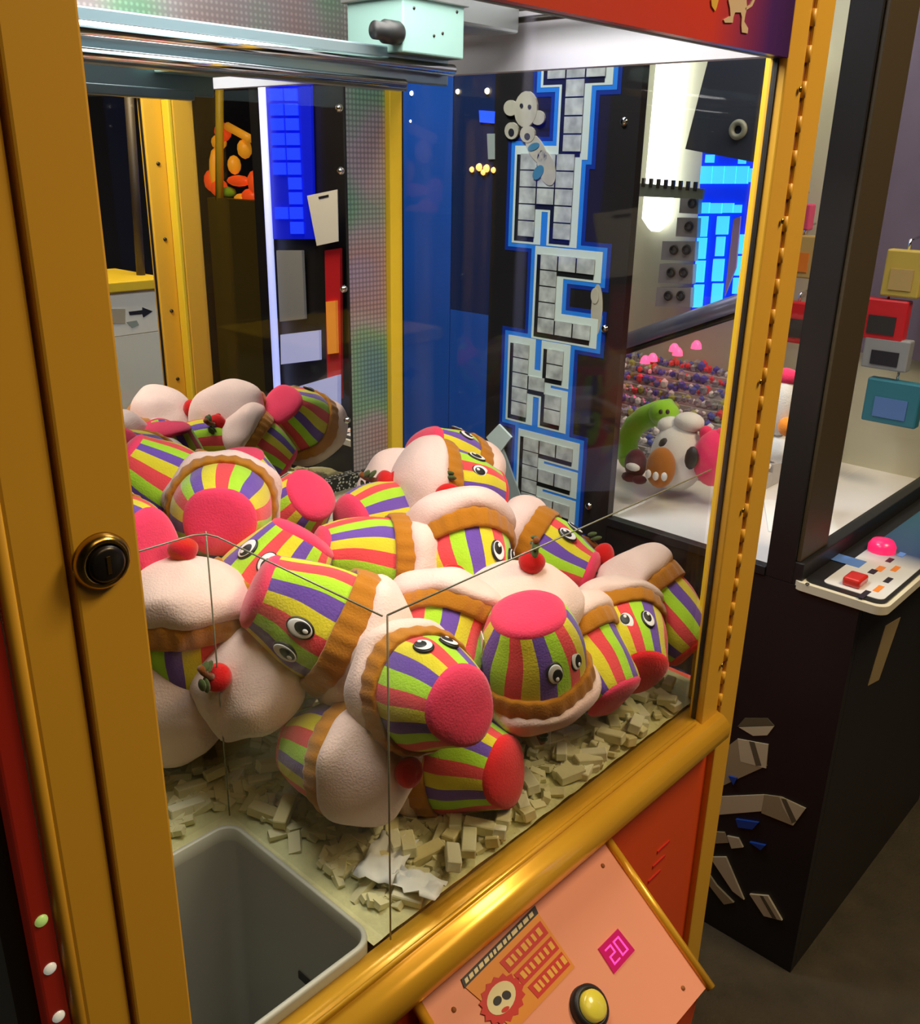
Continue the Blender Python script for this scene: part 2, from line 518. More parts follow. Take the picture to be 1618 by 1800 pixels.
nt.links.new(_r.outputs[0], nt.nodes['Principled BSDF'].inputs['Base Color'])
cbox('spotted_ledge', (0.20, YB - 0.010, 0.181), (1.095, YB, 0.2045), M['spotted'])
# left inner wall
cbox('left_glass', (0.203, 0.546, 0.0), (0.207, 1.185, 1.04), M['glass'])

# gantry: chrome rails across the box, a trolley box and the side rail
gan = cp(tube('gantry_rail', [(0.21, 0.900, 0.826), (0.95, 0.900, 0.826)], 0.007, M['chrome'], None, 16))
cp(tube('gantry_rail', [(0.21, 0.905, 0.806), (0.87, 0.905, 0.806)], 0.005, M['chrome'], None, 16))
cbox('gantry_beam', (0.21, 0.912, 0.808), (0.955, 0.922, 0.846), M['beam'], 0.002)
cbox('gantry_channel', (0.21, 0.930, 0.800), (0.90, 0.950, 0.815), M['beam'], 0.002)
car = cbox('carriage', (0.848, 0.885, 0.838), (0.954, 0.985, 0.900), M['pale_teal'], 0.002)
cbox('carriage_top', (0.846, 0.885, 0.9035), (0.956, 0.985, 0.985), M['pale_teal'], 0.002)
cbox('carriage_lip', (0.842, 0.880, 0.8965), (0.958, 0.990, 0.905), M['steel'], 0.001)
for x, z in ((0.866, 0.886), (0.900, 0.860), (0.915, 0.864), (0.940, 0.890)):
    mm = orient((x, 0.885, z), (0, -1, 0), (1, 0, 0))
    cp(lathe('carriage_screw', [(0.002, 0), (0.0016, 0.001), (0, 0.0013)], M['darkmetal'], None, 10, mm))
wm = orient((0.845, 0.892, 0.858), (-1, 0, 0), (0, 0, 1))
cp(lathe('drive_wheel', [(0, -0.004), (0.011, -0.004), (0.013, 0.0), (0.013, 0.020), (0.010, 0.024), (0.010, 0.036), (0, 0.038)], M['black'], None, 24, wm))
cp(tube('side_rail', [(1.090, 0.55, 0.914), (1.090, 1.16, 0.914)], 0.005, M['steel'], None, 12))
cp(tube('side_rail', [(1.092, 0.55, 0.899), (1.092, 1.16, 0.899)], 0.004, M['darkmetal'], None, 12))
cbox('rail_end_block', (0.958, 0.900, 0.880), (1.080, 0.960, 0.935), M['steel'], 0.004)

# bed with the prize chute
CHX0, CHX1, CHY0, CHY1 = 0.212, 0.463, 0.535, 0.772
bm = bmesh.new()
def smooth(t):
    t = max(0, min(1, t)); return t * t * (3 - 2 * t)
def bed_h(x, y):
    k = smooth((x - 0.50) / 0.22)
    y0 = 0.90 * (1 - k) + 0.66 * k
    h = (0.135 + 0.06 * (1 - k)) * smooth((y - y0) / (0.30 - 0.06 * (1 - k)))
    return h
NX, NY = 90, 64
grid = {}
for i in range(NX + 1):
    for j in range(NY + 1):
        x = 0.208 + (1.139 - 0.208) * i / NX
        y = 0.532 + (1.183 - 0.532) * j / NY
        z = bed_h(x, y) + 0.003 * mnoise.noise(Vector((x * 40, y * 40, 0))) - 0.004
        grid[i, j] = bm.verts.new((x, y, z))
for i in range(NX):
    for j in range(NY):
        x = 0.208 + (1.139 - 0.208) * (i + 0.5) / NX
        y = 0.532 + (1.183 - 0.532) * (j + 0.5) / NY
        if CHX0 - 0.004 < x < CHX1 + 0.004 and y < CHY1 + 0.004:
            continue
        bm.faces.new((grid[i, j], grid[i + 1, j], grid[i + 1, j + 1], grid[i, j + 1]))
for v in [v for v in bm.verts if not v.link_faces]:
    bm.verts.remove(v)
cp(link('bed', mesh_from(bm, 'bed'), M['bed'], None, True))
def rrect(x0, x1, y0, y1, r, n=7):
    pts = []
    for cx, cy, a0 in ((x1 - r, y1 - r, 0), (x0 + r, y1 - r, 90), (x0 + r, y0 + r, 180), (x1 - r, y0 + r, 270)):
        for k in range(n + 1):
            a = math.radians(a0 + 90 * k / n)
            pts.append((cx + r * math.cos(a), cy + r * math.sin(a)))
    return pts
def loft(name, loops, m, cap=False):
    bm = bmesh.new()
    rings = [[bm.verts.new(p) for p in L] for L in loops]
    n = len(rings[0])
    for a, b in zip(rings, rings[1:]):
        for k in range(n):
            bm.faces.new((a[k], a[(k + 1) % n], b[(k + 1) % n], b[k]))
    if cap:
        bm.faces.new(rings[-1])
    bmesh.ops.recalc_face_normals(bm, faces=bm.faces[:])
    return link(name, mesh_from(bm, name), m, None, True)
lp = lambda e, z, r: [(x, y, z) for x, y in rrect(CHX0 - e, CHX1 + e, CHY0 - e, CHY1 + e, r)]
cp(loft('chute_rim', [lp(0.006, -0.012, 0.024), lp(0.006, 0.004, 0.024), lp(0.005, 0.007, 0.022), lp(0.001, 0.007, 0.019), lp(0.0, 0.006, 0.018), lp(0.0, -0.012, 0.018)], M['rim']))
well = [lp(0.0, -0.010, 0.018), lp(-0.004, -0.20, 0.02), lp(-0.008, -0.50, 0.022)]
cp(loft('chute_well', well, M['chute']))
cp(prism('chute_ramp', [(0.216, 0.541, -0.50), (0.457, 0.541, -0.50), (0.457, 0.766, -0.36), (0.216, 0.766, -0.36)], (0, 0, -1), 0.004, M['chute']))
cbox('chute_slot', (0.4590, 0.560, -0.130), (0.4605, 0.650, -0.120), M['black'])
# acrylic guard around the chute and the lip along the front glass
GZ = 0.357
cbox('guard_side', (0.474, 0.520, 0.005), (0.478, 0.790, GZ), M['acrylic'])
cbox('guard_back', (0.210, 0.790, 0.005), (0.474, 0.794, GZ), M['acrylic'])
cbox('front_lip', (0.482, 0.520, -0.002), (1.036, 0.524, GZ), M['acrylic'])
cp(tube('guard_edge', [(0.476, 0.524, GZ), (0.476, 0.770, GZ), (0.472, 0.784, GZ), (0.460, 0.792, GZ), (0.210, 0.792, GZ)], 0.0009, M['acrylic_edge'], None, 8))
cp(tube('guard_edge', [(0.480, 0.522, 0.0), (0.480, 0.522, GZ)], 0.0009, M['acrylic_edge'], None, 8))
cp(tube('guard_edge', [(0.476, 0.792, 0.0), (0.476, 0.792, GZ)], 0.0009, M['acrylic_edge'], None, 8))
cp(tube('lip_edge', [(0.480, 0.522, GZ), (1.036, 0.522, GZ + 0.004)], 0.0009, M['acrylic_edge'], None, 8))

# control deck
A0, A1 = Vector((0.500, 0.500, -0.080)), Vector((0.827, 0.500, -0.080))
slope = Vector((0, -0.157, -0.122)); sl = slope.length; sd = slope.normalized()
nrm = Vector((1, 0, 0)).cross(sd).normalized()
if nrm.z < 0: nrm = -nrm
def deck(u, v, w=0.0):                          # u along the rail, v down the slope, w above the deck
    return Vector((u, A0.y, A0.z)) + sd * v + nrm * w
prism('deck_tmp', [deck(0.5, 0), deck(0.827, 0), deck(0.827, sl), deck(0.5, sl)], -nrm, 0.012, M['salmon']).name = 'control_deck'
deck_o = cp(bpy.data.objects['control_deck'])
def side_edge(u, name):
    cp(tube(name, [deck(u, -0.002, 0.001), deck(u, sl + 0.004, 0.001)], 0.006, M['gold'], None, 10))
side_edge(0.832, 'deck_trim'); side_edge(0.494, 'deck_trim')
# box below the deck
cp(prism('deck_cheek', [(0.826, 0.502, -0.09), deck(0.826, sl, -0.012), (0.826, 0.36, -0.34), (0.826, 0.502, -0.36)], (-1, 0, 0), 0.326, M['red']))
def onD(x, y):                                  # pixel to deck (u, v)
    r = ray(x, y); p0 = deck(0.5, 0)
    t = (p0 - CAM).dot(nrm) / r.dot(nrm)
    p = CAM + r * t
    return p.x, (p - p0).dot(sd)
def dpoly(name, px, m, w0=0.0004, th=0.0008, parent=None):
    pts = [deck(*onD(x, y), w0) for x, y in px]
    o = prism(name, pts, nrm, th, m, None)
    if parent is None:
        cp(o)
    else:
        o.parent = parent
        o.matrix_parent_inverse = Matrix.Translation(-cm) if parent.parent is None else Matrix.Identity(4)
    return o
M['st_org'] = gradient_mat('sticker_orange', ((0.0, (0.80, 0.30, 0.03)), (1.0, (0.55, 0.02, 0.02))), 'Z', -0.12, -0.20, 0.4)
M['st_red'] = mat('sticker_red', (0.62, 0.03, 0.02), 0.4)
M['st_yel'] = mat('sticker_yellow', (0.85, 0.45, 0.06), 0.4)
M['st_cream'] = mat('sticker_cream', (0.80, 0.72, 0.40), 0.4)
M['magenta'] = mat('display_magenta', (0.40, 0.01, 0.09), 0.2, emit=0.35, emit_color=(0.6, 0.01, 0.10))
M['digit'] = mat('display_digit', (0.9, 0.1, 0.5), 0.3, emit=0.8, emit_color=(0.9, 0.05, 0.45))
def lerp2(q, s, t):
    a, b, c_, d = [Vector(p) for p in q]
    return (a.lerp(b, s)).lerp(d.lerp(c_, s), t)
quad_strip = [(810, 1722), (940, 1592), (946, 1606), (816, 1738)]
dpoly('sticker_title_bar', quad_strip, M['black'])
random.seed(3)
s = 0.03
while s < 0.95:
    w = random.uniform(0.03, 0.07)
    dpoly('title_letter', [tuple(lerp2(quad_strip, s, 0.25)), tuple(lerp2(quad_strip, s + w, 0.25)), tuple(lerp2(quad_strip, s + w, 0.75)), tuple(lerp2(quad_strip, s, 0.75))], M['st_cream'], 0.0014, 0.0003)
    s += w + 0.018
quad_st = [(818, 1736), (946, 1606), (1010, 1700), (905, 1812)]
dpoly('instruction_sticker', quad_st, M['st_org'])
def stq(name, s0, s1, t0, t1, m, w=0.0014):
    dpoly(name, [tuple(lerp2(quad_st, s0, t0)), tuple(lerp2(quad_st, s1, t0)), tuple(lerp2(quad_st, s1, t1)), tuple(lerp2(quad_st, s0, t1))], m, w, 0.0003)
for i, (t0, t1) in enumerate(((0.10, 0.33), (0.39, 0.62), (0.68, 0.92))):
    stq('instruction_row', 0.40 + 0.02 * i, 0.97, t0, t1, M['st_red'])
    for k in range(7):
        s0 = 0.45 + 0.02 * i + k * 0.07
        stq('row_letter', s0, s0 + (0.035 if k % 3 else 0.05), t0 + 0.05, t1 - 0.06, M['st_yel'], 0.0018)
def dellipse(name, cx, cy, rx, ry, ang, m, w=0.0014, th=0.0003, n=24, spikes=0.0):
    pts = []
    for k in range(n):
        a = 2 * math.pi * k / n
        q = 1 + (spikes if k % 2 else 0)
        x, y = rx * q * math.cos(a), ry * q * math.sin(a)
        ca, sa = math.cos(ang), math.sin(ang)
        pts.append((cx + x * ca - y * sa, cy + x * sa + y * ca))
    dpoly(name, pts, m, w, th)
dellipse('sticker_burst', 882, 1757, 33, 42, 0.5, M['st_red'], 0.0014, 0.0003, 32, 0.16)
dellipse('sticker_face', 880, 1755, 23, 32, 0.5, M['st_cream'], 0.0018)
dellipse('sticker_glasses', 873, 1760, 7, 9, 0.5, M['black'], 0.0022)
dellipse('sticker_glasses', 889, 1750, 8, 8, 0.5, M['black'], 0.0022)
dellipse('sticker_mouth', 887, 1775, 8, 4, -0.6, M['st_red'], 0.0022)
# digit window
win = [(1051, 1668), (1085, 1633), (1115, 1671), (1079, 1712)]
dpoly('digit_window', win, M['magenta'], 0.0004, 0.0016)
def seg(name, cx, w):
    for (x0, y0, x1, y1, on) in ((0, 0, 1, 0, 1), (0, .5, 1, .5, name == '2'), (0, 1, 1, 1, 1), (0, 0, 0, .5, name == '0'), (1, 0, 1, .5, 1), (0, .5, 0, 1, 1), (1, .5, 1, 1, name == '0')):
        if not on: continue
        s0, s1 = cx + (x0 - .5) * w - 0.03, cx + (x1 - .5) * w + 0.03
        t0, t1 = 0.22 + 0.56 * y0 - 0.03, 0.22 + 0.56 * y1 + 0.03
        dpoly('digit_segment', [tuple(lerp2(win, s0, t0)), tuple(lerp2(win, s1, t0)), tuple(lerp2(win, s1, t1)), tuple(lerp2(win, s0, t1))], M['digit'], 0.0021, 0.0002)
seg('2', 0.30, 0.24); seg('0', 0.70, 0.24)
# push button
bu, bv = onD(1033, 1772)
bmx = orient(deck(bu, bv, 0.0), nrm, (1, 0, 0))
cp(lathe('button_collar', [(0.0235, 0), (0.0235, 0.008), (0.020, 0.011), (0.0175, 0.011), (0.0175, 0.004)], M['black'], None, 32, bmx))
M['btn'] = mat('button_yellow', (0.72, 0.62, 0.05), 0.25, coat=0.5, emit=0.12, emit_color=(0.8, 0.7, 0.1))
cp(lathe('push_button', [(0.0165, 0.003), (0.0165, 0.014), (0.013, 0.0175), (0, 0.0185)], M['btn'], None, 32, bmx))
for x, y in ((1060, 1522), (1201, 1737), (798, 1775)):
    u, v = onD(x, y)
    cp(lathe('deck_screw', [(0.003, 0), (0.0026, 0.0012), (0, 0.0016)], M['hinge'], None, 12, orient(deck(u, v, 0), nrm, (1, 0, 0))))
# faint raised print on the red skirt
for k in range(3):
    p = onY(1150 + 8 * k, 1540 - 26 * k, 0.506)
    cp(box('skirt_print', (p.x - 0.016, 0.5045, p.z - 0.002), (p.x + 0.016, 0.506, p.z + 0.002), M['st_red']))

# ------------------------------------------------------------------ cupcake plushes
STR = 20
CUPM = [M['p_lime'], M['p_purple'], M['p_yellow'], M['p_red']]
RB, RT, CH = 0.043, 0.064, 0.088
def cup_r(z):
    t = z / CH
    return RB + (RT - RB) * t + 0.004 * math.sin(math.pi * t)
def wob(bm, seed, amp):
    for v in bm.verts:
        n = mnoise.noise_vector(v.co * 17 + Vector((seed * 7.1, seed * 3.3, 0)))
        v.co += n * amp
def mk_cup(seed):
    bm = bmesh.new()
    prof = [(RB - 0.002, 0.000)] + [(cup_r(CH * k / 10), CH * k / 10 + 0.002) for k in range(11)]
    bm_lathe(bm, prof, STR * 5)
    bm.faces.ensure_lookup_table()
    for f in bm.faces:
        c = f.calc_center_median()
        a = (math.atan2(c.y, c.x) / (2 * math.pi)) % 1.0
        i = int(a * STR)
        f.material_index = (0, 1, 2, 3)[i % 4]
        f.smooth = True
    wob(bm, seed, 0.006)
    bmesh.ops.recalc_face_normals(bm, faces=bm.faces[:])
    me = mesh_from(bm, 'cup')
    for x in CUPM: me.materials.append(x)
    return me
def mk_lathe(name, prof, m, seg=48, fn=None, seed=0, amp=0.0):
    bm = bmesh.new()
    bm_lathe(bm, prof, seg, fn)
    if amp: wob(bm, seed, amp)
    for f in bm.faces: f.smooth = True
    bmesh.ops.recalc_face_normals(bm, faces=bm.faces[:])
    me = mesh_from(bm, name)
    me.materials.append(m)
    return me
def sm(pts, n=5):
    # Catmull-Rom through profile points
    out = []
    P = [pts[0]] + list(pts) + [pts[-1]]
    for i in range(1, len(P) - 2):
        p0, p1, p2, p3 = [Vector(q) for q in P[i - 1:i + 3]]
        for k in range(n):
            t = k / n
            out.append(tuple(0.5 * ((2 * p1) + (-p0 + p2) * t + (2 * p0 - 5 * p1 + 4 * p2 - p3) * t * t + (-p0 + 3 * p1 - 3 * p2 + p3) * t ** 3)))
    out.append(tuple(pts[-1]))
    return [(max(0.0, r), z) for r, z in out]
VAR = []
for sd_ in range(5):
    cup = mk_cup(sd_)
    basep = mk_lathe('base', [(RB - 0.0005, 0.003), (RB - 0.001, -0.002), (RB - 0.006, -0.006), (RB - 0.016, -0.009), (RB - 0.03, -0.0105), (0, -0.011)], M['p_pinkbase'], 48, None, sd_, 0.005)
    baser = basep.copy(); baser.materials.clear(); baser.materials.append(M['p_redbase'])
    ruf = mk_lathe('ruffle', sm([(RT - 0.003, CH - 0.012), (RT + 0.003, CH - 0.014), (RT + 0.0065, CH - 0.004), (RT + 0.0075, CH + 0.008), (RT + 0.003, CH + 0.012)], 3), M['p_brown'], 96,
                   lambda a, z: 1 + 0.014 * math.sin(24 * a), sd_, 0.006)
    fro = mk_lathe('frosting', sm([(RT - 0.004, CH + 0.006), (RT + 0.008, CH + 0.009), (RT + 0.0125, CH + 0.020), (RT + 0.007, CH + 0.038), (RT - 0.010, CH + 0.055), (RT - 0.032, CH + 0.066), (0.012, CH + 0.071), (0, CH + 0.0715)], 4), M['p_cream'], 64,
                   lambda a, z: 1 + 0.018 * math.sin(7 * a + sd_), sd_, 0.010)
    VAR.append((cup, basep, baser, ruf, fro))
CT = CH + 0.072
cherry_me = mk_lathe('cherry', sm([(0, CT - 0.006), (0.010, CT - 0.004), (0.0165, CT + 0.006), (0.0155, CT + 0.015), (0.007, CT + 0.021), (0, CT + 0.0205)], 4), M['p_cherry'], 24)
bm = bmesh.new()
bm_tube(bm, [Vector((0, 0, CT + 0.018)), Vector((0.001, 0, CT + 0.028)), Vector((0.004, 0, CT + 0.038)), Vector((0.009, 0, CT + 0.046))], 0.0042, 8)
for f in bm.faces: f.smooth = True
bmesh.ops.recalc_face_normals(bm, faces=bm.faces[:])
stem_me = mesh_from(bm, 'stem'); stem_me.materials.append(M['p_stem'])
bm = bmesh.new()
for sx in (-1, 1):
    for k in range(2):
        mm = Matrix.Translation((sx * 0.010, 0, CT + 0.030 + 0.008 * k)) @ Euler((0, sx * 0.5, 0)).to_matrix().to_4x4() @ Matrix.Diagonal((0.010 - 0.002 * k, 0.005, 0.003, 1))
        bmesh.ops.create_uvsphere(bm, u_segments=12, v_segments=6, radius=1.0, matrix=mm)
for f in bm.faces: f.smooth = True
leaf_me = mesh_from(bm, 'leaf'); leaf_me.materials.append(M['p_leaf'])
def mk_disc(name, rx, ry, th, m, ox=0, oy=0, oz=0):
    bm = bmesh.new()
    bmesh.ops.create_uvsphere(bm, u_segments=24, v_segments=10, radius=1.0, matrix=Matrix.Translation((ox, oy, oz)) @ Matrix.Diagonal((rx, ry, th, 1)))
    for f in bm.faces: f.smooth = True
    me = mesh_from(bm, name); me.materials.append(m)
    return me
eye_me = mk_disc('eye', 0.0105, 0.0145, 0.0030, M['eye_black'])
white_me = mk_disc('eye_white', 0.0088, 0.0126, 0.0012, M['eye_white'], 0, 0, 0.0024)
pupil_me = mk_disc('pupil', 0.0062, 0.0084, 0.0012, M['eye_black'], -0.0018, 0.0022, 0.0034)
glint_me = mk_disc('glint', 0.0022, 0.0028, 0.0006, M['eye_white'], -0.0005, 0.006, 0.0046)
bm = bmesh.new(); bm_box(bm, (-0.008, -0.0005, -0.011), (0.008, 0.0005, 0.011))
tag_me = mesh_from(bm, 'tag'); tag_me.materials.append(M['tag'])

PL = 'cupcake plushes in the claw machine'
def plush(px, py, d, axis, face, label, var=0, red=False, scale=1.0, squash=1.0, tagang=None, tagz=0.05, eyes=True, anchor=CH * 0.5, stem=True, cherry=True):
    a = cdir(*axis)
    fd = cdir(*face)
    fd = fd - a * fd.dot(a)
    if fd.length < 1e-3: fd = a.orthogonal()
    fd.normalize()
    c = at(px, py, d)
    m = orient(c - a * anchor * scale * squash, a, fd)
    e = empty('cupcake_plush', (0, 0, 0), label, 'plush toy', PL)
    e.matrix_world = m @ Matrix.Diagonal((scale, scale, scale * squash, 1))
    cup, bp, br, ruf, fro = VAR[var % len(VAR)]
    link('cup', cup, None, e)
    link('cup_base', br if red else bp, None, e)
    link('ruffle', ruf, None, e)
    link('frosting', fro, None, e)
    if cherry:
        ch = link('cherry', cherry_me, None, e)
    if stem and cherry:
        link('stem', stem_me, None, ch)
        link('leaf', leaf_me, None, ch)
    if eyes:
        for s_ in (-1, 1):
            ang = s_ * 0.27
            z = CH * 0.52
            r = cup_r(z) + 0.0005
            nx = Vector((math.cos(ang), math.sin(ang), -0.2)).normalized()
            em = orient((r * math.cos(ang), r * math.sin(ang), z), nx, Vector((-math.sin(ang), math.cos(ang), 0)))
            eo = link('eye', eye_me, None, e); eo.matrix_local = em
            link('eye_white', white_me, None, eo)
            link('pupil', pupil_me, None, eo)
            link('glint', glint_me, None, eo)
    if tagang is not None:
        r = cup_r(tagz) + 0.002
        tm = orient((r * math.cos(tagang), r * math.sin(tagang), tagz), Vector((0.2 * math.cos(tagang), 0.2 * math.sin(tagang), 1)), Vector((-math.sin(tagang), math.cos(tagang), 0)))
        to = link('care_tag', tag_me, None, e); to.matrix_local = tm
    return e

plush(772, 1226, 0.96, (-.52, .02, -.85), (0, 1, .1), 'front plush lying with its round pink base towards the glass', 0, False, 0.97, 1.0)
plush(932, 1130, 1.09, (.10, -.82, -.50), (.5, .1, .85), 'plush standing upside down with its pink base on top and a white tag', 1, False, 1.02, 0.95, 2.1, 0.03)
plush(912, 1130, 1.22, (.10, .85, .45), (0, -.5, .8), 'plush whose frosting and cherry peek over the upside-down one', 2, False, 1.0, 1.0, eyes=False)
plush(768, 1160, 1.10, (.15, .74, -.62), (-.9, -.2, .2), 'plush between the front one and the upside-down one, frosting up', 3, False, 1.0, eyes=False, stem=False)
plush(528, 1074, 1.06, (.84, -.46, -.20), (-.15, -.30, .94), 'plush on its side with both eyes staring out at centre left', 4, False, 1.10, 1.05)
plush(495, 1000, 1.17, (-.55, -.80, .12), (-.3, .3, .9), 'head-down plush behind the staring one, big frosting at lower left', 0, False, 1.08)
plush(480, 1200, 1.13, (-.30, .20, .85), (0, 1, 0), 'plush half under the staring one with only orange-lit frosting showing', 1, False, 0.95, eyes=False)
plush(334, 1148, 1.10, (.0, .97, .22), (-.4, 0, .9), 'upright plush with a red cherry beside the door lock', 2, False, 1.02, eyes=False, stem=False)
plush(275, 1238, 1.10, (.12, -.35, .90), (0, 1, 0), 'plush low beside the left post showing only its frosting', 3, False, 1.10, eyes=False, anchor=CH + .02, cherry=False)
plush(642, 1335, 1.03, (.78, -.05, .60), (0, 1, 0), 'plush fallen at the front with frosting and cherry towards the glass', 4, False, 0.98, eyes=False, anchor=CH + .015, stem=False)
plush(835, 1345, 1.08, (-.78, .02, -.62), (0, 1, 0), 'plush under the front one with its scarlet base turned right', 0, True, 0.98, eyes=False)
plush(1106, 1142, 1.24, (-.22, .62, -.75), (.1, .8, .6), 'plush by the right post with scarlet base and eyes on top', 1, True, 0.95, 1.0, 3.7, 0.01)
plush(1048, 1180, 1.20, (-.50, .70, -.50), (0, 0, -1), 'plush wedged between the upside-down one and the scarlet-based one', 2, False, 0.95, eyes=False)
plush(1172, 1092, 1.33, (-.65, .72, -.22), (-.2, -.8, -.5), 'rightmost plush leaning with frosting up and stripes in a V', 3, True, 0.98, 1.08, eyes=False)
plush(985, 990, 1.36, (-.84, .42, -.30), (.2, .9, .4), 'plush on its back in front of the lettered cabinet, stem at left', 4, False, 0.95, 1.1)
plush(822, 1012, 1.25, (-.20, .80, -.52), (.75, -.1, .6), 'plush with frosting up and eyes turned right in mid pile', 0, False, 1.08)
plush(822, 868, 1.42, (-.90, .12, .30), (.3, .7, .6), 'plush lying by the back yellow post with frosting facing left', 1, True, 1.05)
plush(775, 808, 1.50, (.62, -.45, -.60), (.4, .9, .2), 'topmost plush against the blue panel beside the back post', 2, False, 0.98)
plush(705, 878, 1.48, (.02, .25, .92), (0, 1, 0), 'plush with cherry towards the room below the spotted strip', 3, False, 0.85, eyes=False, stem=False)
plush(660, 912, 1.36, (.66, .08, -.74), (0, -1, 0), 'plush with a round pink base facing left in the back row', 4, False, 0.90, 1.2, eyes=False)
plush(520, 898, 1.32, (-.62, -.48, -.60), (.35, -.85, .4), 'plush with pink base up and a white tag in the back row', 0, False, 0.92, 1.1, 3.0, 0.03)
plush(388, 905, 1.20, (-.20, .20, -.95), (.3, -.9, 0), 'plush facing out with its hot pink base behind the cherry one', 1, False, 1.05, eyes=False)
plush(225, 955, 1.10, (-.80, .0, -.55), (0, 0, -1), 'plush half hidden behind the left stile, pink edge showing', 2, False, 1.0, eyes=False)
plush(628, 985, 1.24, (.90, -.12, -.35), (0, -1, .3), 'plush lying sideways in mid pile with caramel ruffle at right', 3, False, 1.0, 1.1, eyes=False)
plush(268, 838, 1.30, (.70, -.50, -.35), (0, 1, -1), 'plush tipped against the mirror above the left stile lock', 4, False, 1.02, eyes=False)
plush(430, 845, 1.34, (.08, -.90, -.40), (0, 0, -1), 'plush standing against the mirror with vertical stripes', 0, False, 0.85, eyes=False)

# ------------------------------------------------------------------ foam blocks on the bed
random.seed(21)
FB = []
for i in range(6):
    bm = bmesh.new()
    l, w, h = (0.040, 0.016, 0.013) if i < 3 else (0.030, 0.014, 0.011)
    l *= random.uniform(.85, 1.15)
    bm_box(bm, (-l / 2, -w / 2, 0), (l / 2, w / 2, h))
    bmesh.ops.bevel(bm, geom=bm.edges[:], offset=0.0012, segments=1, affect='EDGES')
    bmesh.ops.recalc_face_normals(bm, faces=bm.faces[:])
    me = mesh_from(bm, 'foam_block'); me.materials.append(M[('foam', 'foam2', 'foam3', 'foam2', 'foam', 'foam2')[i]])
    FB.append(me)
def bed_ok(x, y):
    if CHX0 - 0.03 < x < CHX1 + 0.035 and y < CHY1 + 0.04: return False
    return 0.23 < x < 1.09 and 0.545 < y < 1.08
n = 0
while n < 230:
    x, y = random.uniform(0.40, 1.09), 0.545 + 0.42 * random.random() ** 1.4
    if not bed_ok(x, y): continue
    if x < 0.56 and y < 0.80 and random.random() < 0.75: continue
    o = link('foam_block', FB[n % 6], None)
    o.location = (x, y, bed_h(x, y) - 0.002 + random.choice((0, 0, 0.006, 0.011)))
    o.rotation_euler = (random.uniform(-.22, .22), random.uniform(-.22, .22), random.uniform(0, math.pi))
    tag(o, 'small cream foam block lying loose around the plushes', 'foam block', 'loose foam blocks on the bed')
    n += 1
bm = bmesh.new()
for k in range(2600):
    x, y = random.uniform(0.23, 1.10), random.uniform(0.54, 1.10)
    if not bed_ok(x, y): continue
    l, w, h = random.uniform(.006, .016), random.uniform(.004, .007), random.uniform(.003, .006)
    mm = Matrix.Translation((x, y, bed_h(x, y) - 0.001)) @ Euler((random.uniform(-.4, .4), random.uniform(-.4, .4), random.uniform(0, 6.28))).to_matrix().to_4x4()
    bm_box(bm, (-l, -w, -0.002), (l, w, h), mm)
crumbs = link('foam_chips', mesh_from(bm, 'foam_chips'), M['foam'])
tag(crumbs, 'cream foam chips strewn thickly over the bed of the machine', 'foam chips', None, 'stuff')
# torn paper among the blocks
def scrap(px, py, w, h, seed, label):
    random.seed(seed)
    c = onZ(px, py, 0.020)
    bm = bmesh.new()
    nx, ny = 8, 6
    g = {}
    for i in range(nx + 1):
        for j in range(ny + 1):
            u, v = i / nx - .5, j / ny - .5
            j1 = 0.12 * mnoise.noise(Vector((seed + u * 6, v * 6, 2)))
            z = 0.010 + 0.012 * mnoise.noise(Vector((u * 4 + seed, v * 4, 0)))
            g[i, j] = bm.verts.new((w * (u + j1), h * (v + j1 * .7), z))
    for i in range(nx):
        for j in range(ny):
            bm.faces.new((g[i, j], g[i + 1, j], g[i + 1, j + 1], g[i, j + 1]))
    o = link('paper_scrap', mesh_from(bm, 'paper_scrap'), M['paper'], None, True)
    sol = o.modifiers.new('thick', 'SOLIDIFY'); sol.thickness = 0.0006
    o.location = (c.x, c.y, 0.006)
    o.rotation_euler = (0, 0, random.uniform(0, 3))
    tag(o, label, 'paper', 'torn paper on the bed')
scrap(680, 1500, 0.075, 0.045, 1, 'larger torn white paper below the fallen front plush')
scrap(735, 1545, 0.055, 0.030, 5, 'smaller torn white paper nearest the front rail')

# ------------------------------------------------------------------ prize cabinet with pixel lettering
SX = 1.564                                      # its side plane
cab = empty('prize_cabinet', (1.95, 1.0, FLOOR), 'tall black prize cabinet with blue-edged pixel lettering and lit white interior', 'prize machine')
cabm = Vector(cab.location)
def kp(o):
    o.parent = cab
    o.matrix_parent_inverse = Matrix.Translation(-cabm)
    return o
def kbox(name, lo, hi, m, bevel=0.0):
    return kp(box(name, lo, hi, m, None, bevel))
M['cab_black'] = mat('cabinet_black', (0.012, 0.011, 0.011), 0.42, vary=0.3, vscale=5)
M['cab_brown'] = mat('cabinet_brown_trim', (0.055, 0.040, 0.018), 0.5)
M['cab_blue'] = mat('cabinet_blue', (0.012, 0.075, 0.34), 0.35, vary=0.25, vscale=6)
M['cab_navy'] = mat('cabinet_navy', (0.008, 0.020, 0.070), 0.35)
M['cab_white'] = mat('interior_white', (0.64, 0.64, 0.50), 0.55)
M['floor_white'] = mat('interior_floor', (0.78, 0.76, 0.74), 0.4)
kbox('letter_panel', (SX, 1.012, FLOOR), (SX + 0.02, 1.362, 1.35), M['cab_black'])
kbox('blue_panel', (SX, 1.480, FLOOR), (SX + 0.02, 1.640, 1.35), M['cab_blue'])
kbox('navy_panel', (SX + 0.002, 1.363, 0.40), (SX + 0.02, 1.479, 1.35), M['cab_navy'])
kbox('lower_blue_panel', (SX + 0.001, 1.363, FLOOR), (SX + 0.02, 1.479, 0.399), M['cab_blue'])
